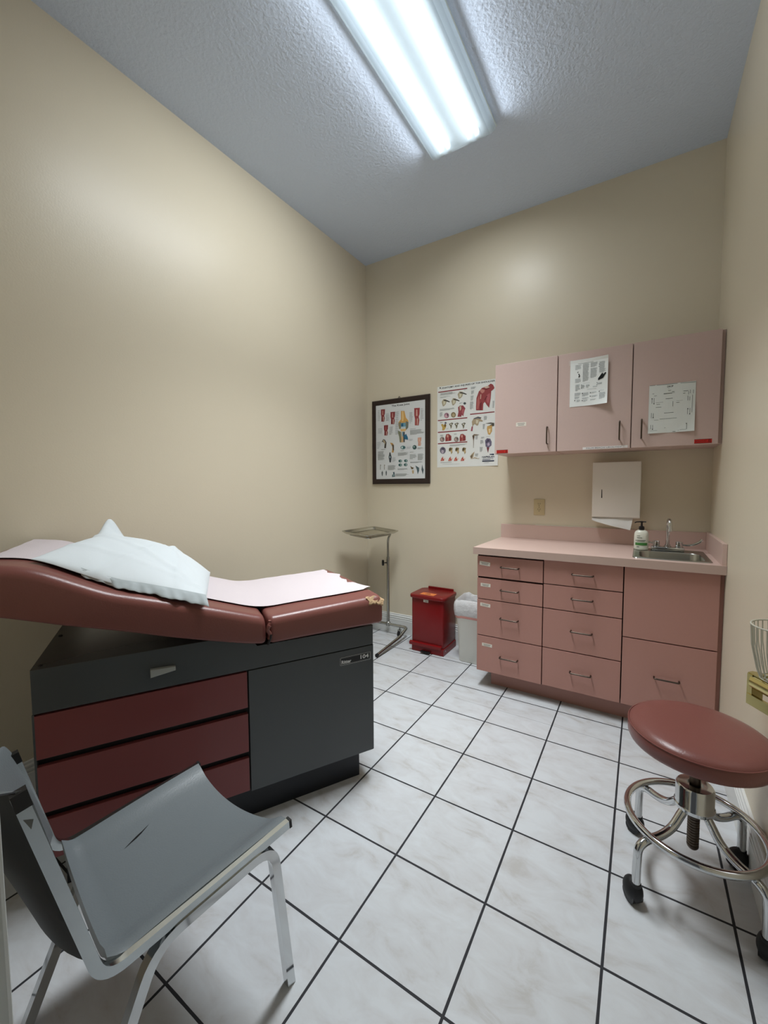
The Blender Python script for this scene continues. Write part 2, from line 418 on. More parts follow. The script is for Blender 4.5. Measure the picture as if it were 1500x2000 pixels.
# flat artwork of the printed sheets, millimetres from the sheet corner: p = filled patch, t = lettering
PRINTS = {}
PRINTS['knee'] = """
t 1c1c20 174.6,634.3,178.7,19.3 The Knee Joint
p 8c3b3f 63.1,627.7 106.2,626.5 103.8,586.4 97.2,571.1 102.2,549.4 96.9,518 66.7,520.6 67.8,563.2 62.8,585.1
p c58b80 78.1,617.6 86.8,616.7 88.7,577.2 75.7,578.5
p 6e2b30 71.3,560.8 79.9,560 80.5,522.6 71.9,523.4
p d9b9a9 84.3,561.7 92,561 90,521.8 84.9,522.2
p 8c3b3f 162.4,595.2 210,593.6 207.4,554.1 200.3,539.1 205.9,517.6 200,486.7 166.7,489.5 167.9,531.6 162.2,553.1
p c58b80 179.1,585.1 188.6,584.2 190.8,545.2 176.5,546.5
p 6e2b30 171.7,529.1 181.2,528.3 182,491.4 172.5,492.2
p d9b9a9 186,529.9 194.5,529.1 192.5,490.5 186.8,491
p a0484b 398.1,604.7 451.2,602.2 448.6,549.3 440.7,528.5 447,499.2 440.6,456.6 403.4,459.7 404.5,517.4 398.1,547
p d6a59b 416.8,591.2 427.4,590.1 430.1,536.7 414.1,538.2
p b2605a 408.8,514.2 419.4,513.2 420.5,462.6 409.8,463.5
p d9b9a9 424.7,515.6 434.3,514.7 432.2,461.6 425.8,462.1
p 8a3a3c 94,485.5 137.8,485.1 135.4,450.9 128.8,438.1 134,419.9 128.6,393.6 97.9,395.7 99,431.4 93.8,449.7
p b0605c 109.4,477.1 118.1,476.3 120.1,443.2 107,444.2
p 752c30 102.5,429.4 111.3,428.7 112,397.4 103.2,398
p d9b9a9 115.7,430.2 123.5,429.6 121.6,396.7 116.3,397.1
p d7a48c 431.3,353.9 466.6,354.6 464.9,327.7 459.6,317.8 463.8,303.9 459.6,283.7 434.8,285.1 435.6,312.5 431.3,326.5
p e0b8a2 443.7,347.5 450.8,347.1 452.5,321.7 441.9,322.4
p c98f7c 438.4,310.9 445.5,310.5 446.2,286.5 439.1,286.9
p d9b9a9 449,311.7 455.4,311.3 454,286.1 449.7,286.3
p d9a75e 268.5,594.5 303.1,591 316.7,534.2 341.7,504.3 341.6,464.8 242.4,469.1 244.9,500.9 268.2,522.8
p eccb8c 280.1,591.3 291.6,590.2 296,536.2 291.3,504.8 277.5,506.1
p 8f8a6c 242.5,493.1 268.2,502.9 268,443 249.3,440.5
p 777c6e 316.6,502.6 343.1,492.3 339.3,445.2 314.1,423.4
p 6fa0b4 268.1,490.9 314.3,490.9 316.5,455 268,455
p 2f6484 270.5,486.7 291.3,488.9 291.2,459.1 270.4,460.8
p c3d6da 268,459 316.5,457 314.2,445.3 268,447
p e5bd7c 261,439.5 318.8,439 314.1,419.5 267.9,419
p 80846c 237.6,429.3 267.9,415 272.3,324.5 255.9,325.5 249.1,376.2 237.5,409.2
p d2b183 272.5,414.6 304.9,416.2 307,324.4 269.9,324.7
p 3d4a55 288.8,413.4 304.9,412.2 305.6,324.5 293.1,325.2
p 2d6f90 295.6,377 318.7,395.3 334.6,366.4 339.1,342.2 307.1,348.3
p 8ab4c4 277.2,414.3 291.1,413.2 288.7,373.5 279.4,374.1
p 4c4640 68.5,339.2 85.9,364.9 105.5,357.4 120,331.9 113.8,282.9 96.2,284.7 100.4,324.8 80.9,342.5
p b9a98c 80.9,354.9 95.7,358.1 110.2,332.5 102.8,316.5
p c69a5a 156.3,329.6 182.6,324 196.9,306.9 194.2,241.9 175,240.8 180.1,291.5
p 5a5046 175.4,318.3 196.8,302.8 196.6,258.1 187.1,258.6
p 5f8686 313.8,278.1 311.3,271.3 304.2,266.1 294,263.5 282.7,264.1 272.4,267.8 265.3,273.7 262.8,280.9 265.4,287.7 272.5,292.9 282.8,295.4 294.1,294.8 304.3,291.1 311.3,285.1
p c8d8d4 287.5,279.5 286.6,275.7 284.3,272.8 280.9,271.3 277.2,271.5 273.9,273.3 271.5,276.6 270.7,280.4 271.6,284.2 273.9,287.2 277.3,288.7 281,288.5 284.3,286.6 286.6,283.4
p 33585c 305,278.5 304.3,274.8 302.2,271.8 299.3,270.3 296,270.4 293,272.3 291,275.5 290.2,279.4 291,283.1 293,286.1 296,287.6 299.3,287.4 302.3,285.6 304.3,282.4
p 3f5a5a 421.1,274.1 419.1,266 413.5,259.8 405.4,256.5 396.5,257 388.3,261.1 382.7,268 380.7,276.3 382.8,284.5 388.4,290.7 396.5,293.9 405.5,293.4 413.5,289.3 419.1,282.4
p 91aaa4 403.7,279 402.9,275.6 400.6,273 397.4,271.7 393.8,271.9 390.5,273.6 388.3,276.4 387.5,279.9 388.3,283.3 390.5,285.9 393.8,287.3 397.4,287 400.6,285.3 402.9,282.5
p 4b5055 151,244.1 160.6,243.6 172.5,202.1 165,155.3 150.5,155.9 141.1,203.5
p 9fb0b4 162.4,202.6 161.7,199 159.8,196.3 157.1,194.8 154.1,194.9 151.4,196.6 149.5,199.6 148.8,203.2 149.5,206.7 151.4,209.5 154.1,210.9 157.1,210.8 159.8,209.1 161.7,206.2
p 5c7f7c 278.7,163.3 276.9,157.8 271.7,153.5 264.2,151.3 255.8,151.6 248.3,154.3 243.1,159.1 241.3,164.7 243.2,170.3 248.4,174.6 255.9,176.8 264.3,176.5 271.8,173.7 276.9,169
p 2e4a4c 258.2,164.1 257.7,161.3 256.4,159.1 254.5,157.9 252.4,158 250.6,159.3 249.3,161.6 248.8,164.5 249.3,167.3 250.6,169.5 252.5,170.6 254.6,170.6 256.4,169.2 257.7,166.9
p b5c8c4 271.7,163.6 271.2,161.3 269.8,159.6 267.7,158.6 265.4,158.7 263.4,159.8 262,161.7 261.5,164 262,166.2 263.4,168 265.5,168.9 267.8,168.9 269.8,167.8 271.2,165.9
p 5c7f7c 334.2,163.2 332.4,157.7 327.3,153.5 319.9,151.3 311.7,151.6 304.3,154.3 299.1,159 297.3,164.6 299.2,170.1 304.3,174.4 311.7,176.6 319.9,176.3 327.3,173.5 332.4,168.8
p 2e4a4c 314,164 313.5,161.2 312.2,159 310.4,157.9 308.3,158 306.5,159.3 305.2,161.5 304.7,164.4 305.2,167.1 306.5,169.3 308.3,170.5 310.4,170.4 312.2,169.1 313.5,166.8
p b5c8c4 327.3,163.5 326.8,161.3 325.4,159.5 323.4,158.6 321.1,158.7 319.1,159.7 317.7,161.6 317.2,163.9 317.7,166.1 319.1,167.9 321.1,168.8 323.4,168.7 325.4,167.6 326.8,165.8
p 5c7f7c 278.6,129 276.8,123.5 271.6,119.2 264.1,116.9 255.7,117.2 248.2,119.9 243,124.6 241.1,130.3 243,135.8 248.3,140.2 255.8,142.4 264.2,142.1 271.6,139.4 276.8,134.7
p 2e4a4c 258.1,129.7 257.6,126.9 256.3,124.7 254.4,123.5 252.3,123.6 250.4,124.9 249.1,127.2 248.7,130 249.2,132.8 250.5,135 252.4,136.2 254.4,136.2 256.3,134.8 257.6,132.5
p b5c8c4 271.6,129.3 271.1,127 269.7,125.2 267.6,124.3 265.3,124.4 263.3,125.4 261.9,127.3 261.3,129.6 261.9,131.9 263.3,133.7 265.4,134.6 267.7,134.5 269.7,133.4 271.1,131.6
p 5c7f7c 331.8,129.3 330,123.8 324.9,119.5 317.5,117.3 309.3,117.5 301.9,120.2 296.7,124.9 294.9,130.5 296.8,136.1 301.9,140.4 309.3,142.6 317.6,142.3 324.9,139.6 330,134.9
p 2e4a4c 311.6,130 311.1,127.2 309.8,125 308,123.8 305.9,123.9 304.1,125.2 302.8,127.5 302.3,130.3 302.8,133.1 304.1,135.3 305.9,136.4 308,136.4 309.8,135.1 311.1,132.8
p b5c8c4 324.9,129.5 324.4,127.3 323,125.5 321,124.6 318.7,124.7 316.7,125.7 315.3,127.6 314.8,129.9 315.3,132.1 316.7,133.9 318.8,134.8 321,134.7 323,133.7 324.4,131.8
p 9d9a92 50.7,140.7 64.6,136.1 56.6,128 57.4,94.6 50.4,94.8
p 9d9a92 92.8,139.3 106.6,134.7 98.7,126.7 99.4,93.5 92.5,93.6
p 5c6468 74.2,85.8 81,69 77.9,39.9 69.9,40 67.2,69.3
p 5c6468 116.1,86.8 122.8,70.1 119.7,41.2 111.9,41.3 109.1,70.4
p 536870 186.2,70.6 200.6,70.3 207.6,29.2 176.4,25.7 176.5,46.2 188.5,50.1
p 8ba2a4 186.1,48.1 202.9,49.8 200.4,33.5 183.6,31.7
p 6b5c42 359.2,118.4 377.4,105.9 390.9,105.5 388.6,89.7 370.5,90.2
p c3ab84 375.1,82.1 395.4,79.6 393.1,51.8 379.5,52.1
p 52666a 408.9,120.8 444.6,100 444.6,76.3 431.2,45.1 424.5,80.8
p 586468 473.3,126.6 479.9,99 488.6,83 479.9,44 466.7,83.6
p 6f7478 357.5,431.4 412.5,431.4 412.5,433.1 357.5,433.1
p a9afaf 357.5,421.1 462.5,421.1 462.5,423.2 357.5,423.2
p a9afaf 357.5,416.5 472.4,416.5 472.4,418.6 357.5,418.6
p a9afaf 357.5,411.9 464.2,411.9 464.2,414 357.5,414
p a9afaf 357.5,407.3 461.2,407.3 461.2,409.3 357.5,409.3
p a9afaf 357.5,402.7 472.6,402.7 472.6,404.7 357.5,404.7
p a9afaf 357.5,398 490,398 490,400.1 357.5,400.1
p a9afaf 357.5,393.4 486.1,393.4 486.1,395.5 357.5,395.5
p a9afaf 357.5,388.8 484.9,388.8 484.9,390.9 357.5,390.9
p a9afaf 357.5,384.2 423.6,384.2 423.6,386.3 357.5,386.3
p a9afaf 28.1,254.7 93.8,254.7 93.8,257.3 28.1,257.3
p a9afaf 28.1,249.1 89,249.1 89,251.6 28.1,251.6
p a9afaf 28.1,243.4 87,243.4 87,245.9 28.1,245.9
p a9afaf 28.1,237.7 85.8,237.7 85.8,240.3 28.1,240.3
p a9afaf 28.1,232.1 87.8,232.1 87.8,234.6 28.1,234.6
p a9afaf 28.1,226.4 101.1,226.4 101.1,228.9 28.1,228.9
p a9afaf 28.1,220.7 99.2,220.7 99.2,223.3 28.1,223.3
p a9afaf 28.1,215.1 98.8,215.1 98.8,217.6 28.1,217.6
p a9afaf 28.1,209.4 98.7,209.4 98.7,212 28.1,212
p a9afaf 28.1,203.7 87.4,203.7 87.4,206.3 28.1,206.3
p a9afaf 28.1,198.1 89.6,198.1 89.6,200.6 28.1,200.6
p a9afaf 28.1,192.4 95.5,192.4 95.5,195 28.1,195
p a9afaf 28.1,186.7 97.4,186.7 97.4,189.3 28.1,189.3
p a9afaf 28.1,181.1 83.2,181.1 83.2,183.6 28.1,183.6
p a9afaf 236.8,235.2 340.3,235.2 340.3,237 236.8,237
p a9afaf 236.8,231.1 319.1,231.1 319.1,232.9 236.8,232.9
p a9afaf 236.8,227.1 333,227.1 333,228.9 236.8,228.9
p a9afaf 236.8,223 334.7,223 334.7,224.9 236.8,224.9
p a9afaf 236.8,219 330.3,219 330.3,220.8 236.8,220.8
p a9afaf 236.8,215 321.6,215 321.6,216.8 236.8,216.8
p a9afaf 236.8,210.9 299.7,210.9 299.7,212.7 236.8,212.7
p a9afaf 133.4,128.6 196.5,128.6 196.5,130.7 133.4,130.7
p a9afaf 133.4,123.8 213.8,123.8 213.8,125.9 133.4,125.9
p a9afaf 133.4,119 212.4,119 212.4,121.1 133.4,121.1
p a9afaf 133.4,114.1 205.9,114.1 205.9,116.3 133.4,116.3
p a9afaf 133.4,109.3 200.8,109.3 200.8,111.5 133.4,111.5
p a9afaf 133.4,104.5 213.2,104.5 213.2,106.7 133.4,106.7
p a9afaf 133.4,99.7 206.4,99.7 206.4,101.9 133.4,101.9
p a9afaf 133.4,94.9 212.7,94.9 212.7,97.1 133.4,97.1
p a9afaf 133.4,90.1 193.8,90.1 193.8,92.2 133.4,92.2
p a9afaf 234,97.7 329.8,97.7 329.8,99.3 234,99.3
p a9afaf 234,94.1 327.2,94.1 327.2,95.7 234,95.7
p a9afaf 234,90.6 332.3,90.6 332.3,92.2 234,92.2
p a9afaf 234,87 296.5,87 296.5,88.6 234,88.6
p a9afaf 212.4,53 323,53 323,54.9 212.4,54.9
p a9afaf 212.4,49 328,49 328,50.8 212.4,50.8
p a9afaf 212.4,44.9 345.7,44.9 345.7,46.7 212.4,46.7
p a9afaf 212.4,40.8 318.8,40.8 318.8,42.6 212.4,42.6
p a9afaf 212.4,36.7 318.9,36.7 318.9,38.6 212.4,38.6
p a9afaf 212.4,32.6 303.4,32.6 303.4,34.5 212.4,34.5
p 7f8488 359.3,150.2 465.3,150.2 465.3,151.6 359.3,151.6
p 7f8488 359.3,146.9 473.6,146.9 473.6,148.3 359.3,148.3
p 7f8488 359.3,143.6 435.4,143.6 435.4,145 359.3,145
p a9afaf 431.3,214.6 479.2,214.6 479.2,217.4 431.3,217.4
p a9afaf 431.3,208.5 488.6,208.5 488.6,211.3 431.3,211.3
p a9afaf 431.3,202.4 477.1,202.4 477.1,205.1 431.3,205.1
p a9afaf 431.3,196.3 480.2,196.3 480.2,199 431.3,199
p a9afaf 431.3,190.1 477.2,190.1 477.2,192.9 431.3,192.9
p a9afaf 431.3,184 483.3,184 483.3,186.8 431.3,186.8
p a9afaf 431.3,177.9 478.2,177.9 478.2,180.6 431.3,180.6
p a9afaf 431.3,171.8 479.4,171.8 479.4,174.5 431.3,174.5
p a9afaf 431.3,165.6 471.3,165.6 471.3,168.4 431.3,168.4
p a9afaf 354.8,212.5 410.9,212.5 410.9,216.4 354.8,216.4
p a9afaf 354.8,203.7 414.9,203.7 414.9,207.7 354.8,207.7
p a9afaf 354.8,195 420.8,195 420.8,198.9 354.8,198.9
p a9afaf 354.8,186.2 407.2,186.2 407.2,190.2 354.8,190.2
p a9afaf 354.8,177.5 383.5,177.5 383.5,181.4 354.8,181.4
p 555a5e 354.9,234.7 392.5,234.7 392.5,236.5 354.9,236.5
p 555a5e 65.6,271.7 107.2,271.7 107.2,274.1 65.6,274.1
p 555a5e 265,252 296.5,252 296.5,253.8 265,253.8
p a9afaf 431.3,268.2 477.6,268.2 477.6,270.6 431.3,270.6
p a9afaf 431.3,263 478.9,263 478.9,265.3 431.3,265.3
p a9afaf 431.3,257.7 458.2,257.7 458.2,260.1 431.3,260.1
p 9ba0a4 28.4,617.1 54.1,617.1 54.1,620.2 28.4,620.2
p 9ba0a4 28.4,602.9 51,602.9 51,606 28.4,606
p 9ba0a4 28.4,588.8 55.9,588.8 55.9,591.9 28.4,591.9
p 9ba0a4 28.4,574.7 57.3,574.7 57.3,577.8 28.4,577.8
p 9ba0a4 28.4,560.6 57.8,560.6 57.8,563.7 28.4,563.7
p 9ba0a4 28.4,546.4 56.1,546.4 56.1,549.5 28.4,549.5
p 9ba0a4 28.4,532.3 51.7,532.3 51.7,535.4 28.4,535.4
p 9ba0a4 114.2,581.2 145.1,581.2 145.1,583.6 114.2,583.6
p 9ba0a4 114.2,570.4 147.9,570.4 147.9,572.8 114.2,572.8
p 9ba0a4 114.2,559.5 154.9,559.5 154.9,561.9 114.2,561.9
p 9ba0a4 114.2,548.6 152.9,548.6 152.9,551 114.2,551
p 9ba0a4 114.2,537.8 149.2,537.8 149.2,540.2 114.2,540.2
p 9ba0a4 114.2,526.9 146.1,526.9 146.1,529.3 114.2,529.3
p 9ba0a4 212.3,585.7 246.3,585.7 246.3,589.1 212.3,589.1
p 9ba0a4 212.3,570.2 248.2,570.2 248.2,573.6 212.3,573.6
p 9ba0a4 212.3,554.7 243.3,554.7 243.3,558.2 212.3,558.2
p 9ba0a4 212.3,539.3 242.3,539.3 242.3,542.7 212.3,542.7
p 9ba0a4 212.3,523.8 244.7,523.8 244.7,527.2 212.3,527.2
p 9ba0a4 212.3,508.3 241.8,508.3 241.8,511.7 212.3,511.7
p 9ba0a4 212.3,492.8 244.1,492.8 244.1,496.2 212.3,496.2
p 9ba0a4 212.3,477.4 249.5,477.4 249.5,480.8 212.3,480.8
p 9ba0a4 212.3,461.9 243.6,461.9 243.6,465.3 212.3,465.3
p 9ba0a4 212.3,446.4 240.6,446.4 240.6,449.8 212.3,449.8
p 9ba0a4 212.3,430.9 240.9,430.9 240.9,434.3 212.3,434.3
p 9ba0a4 212.3,415.5 242.1,415.5 242.1,418.9 212.3,418.9
p 9ba0a4 212.3,400 239.1,400 239.1,403.4 212.3,403.4
p 9ba0a4 350.9,569.1 381.2,569.1 381.2,571.8 350.9,571.8
p 9ba0a4 350.9,556.8 380.5,556.8 380.5,559.5 350.9,559.5
p 9ba0a4 350.9,544.5 378.8,544.5 378.8,547.2 350.9,547.2
p 9ba0a4 350.9,532.2 386.7,532.2 386.7,534.9 350.9,534.9
p 9ba0a4 350.9,519.9 381.7,519.9 381.7,522.6 350.9,522.6
p 9ba0a4 350.9,507.6 379.8,507.6 379.8,510.3 350.9,510.3
p 9ba0a4 350.9,495.3 378.4,495.3 378.4,498 350.9,498
p 9ba0a4 350.9,483 366.1,483 366.1,485.7 350.9,485.7
p 9ba0a4 457.8,589.1 482,589.1 482,592 457.8,592
p 9ba0a4 457.8,576.1 485.8,576.1 485.8,578.9 457.8,578.9
p 9ba0a4 457.8,563 481.8,563 481.8,565.9 457.8,565.9
p 9ba0a4 457.8,549.9 481,549.9 481,552.8 457.8,552.8
p 9ba0a4 457.8,536.9 484.4,536.9 484.4,539.7 457.8,539.7
p 9ba0a4 457.8,523.8 482.6,523.8 482.6,526.7 457.8,526.7
p 9ba0a4 457.8,510.7 488.3,510.7 488.3,513.6 457.8,513.6
p 9ba0a4 457.8,497.7 471.5,497.7 471.5,500.6 457.8,500.6
p 9ba0a4 32.1,456.5 75.8,456.5 75.8,459.2 32.1,459.2
p 9ba0a4 32.1,444.1 78.8,444.1 78.8,446.8 32.1,446.8
p 9ba0a4 32.1,431.6 74.3,431.6 74.3,434.4 32.1,434.4
p 9ba0a4 32.1,419.2 71.5,419.2 71.5,421.9 32.1,421.9
p 9ba0a4 149.8,463.5 187.2,463.5 187.2,466.2 149.8,466.2
p 9ba0a4 149.8,451.3 184.7,451.3 184.7,454 149.8,454
p 9ba0a4 149.8,439.1 186.5,439.1 186.5,441.8 149.8,441.8
p 9ba0a4 149.8,426.9 182.4,426.9 182.4,429.6 149.8,429.6
p 9ba0a4 149.8,414.7 186.6,414.7 186.6,417.4 149.8,417.4
p 9ba0a4 149.8,402.5 171.3,402.5 171.3,405.2 149.8,405.2
p 9ba0a4 21.3,336.8 60,336.8 60,339.6 21.3,339.6
p 9ba0a4 21.3,324.4 59.4,324.4 59.4,327.1 21.3,327.1
p 9ba0a4 21.3,311.8 56.1,311.8 56.1,314.6 21.3,314.6
p 9ba0a4 21.3,299.4 51.5,299.4 51.5,302.1 21.3,302.1
p 9ba0a4 21.3,286.8 41.3,286.8 41.3,289.6 21.3,289.6
p 9ba0a4 177.2,194.9 212,194.9 212,196.4 177.2,196.4
p 9ba0a4 177.2,188.1 211.6,188.1 211.6,189.6 177.2,189.6
p 9ba0a4 177.2,181.3 211.9,181.3 211.9,182.8 177.2,182.8
p 9ba0a4 177.2,174.5 218.7,174.5 218.7,176 177.2,176
p 9ba0a4 177.2,167.7 210.9,167.7 210.9,169.2 177.2,169.2
p 9ba0a4 177.2,160.9 195.2,160.9 195.2,162.4 177.2,162.4
p 9ba0a4 323,280.7 367.7,280.7 367.7,282.2 323,282.2
p 9ba0a4 323,274.1 363.6,274.1 363.6,275.5 323,275.5
p 9ba0a4 323,267.4 359.2,267.4 359.2,268.9 323,268.9
p 9ba0a4 350.5,344.9 381.3,344.9 381.3,346.2 350.5,346.2
p 9ba0a4 350.5,339 385.8,339 385.8,340.3 350.5,340.3
p 9ba0a4 350.5,333 374.4,333 374.4,334.3 350.5,334.3
"""
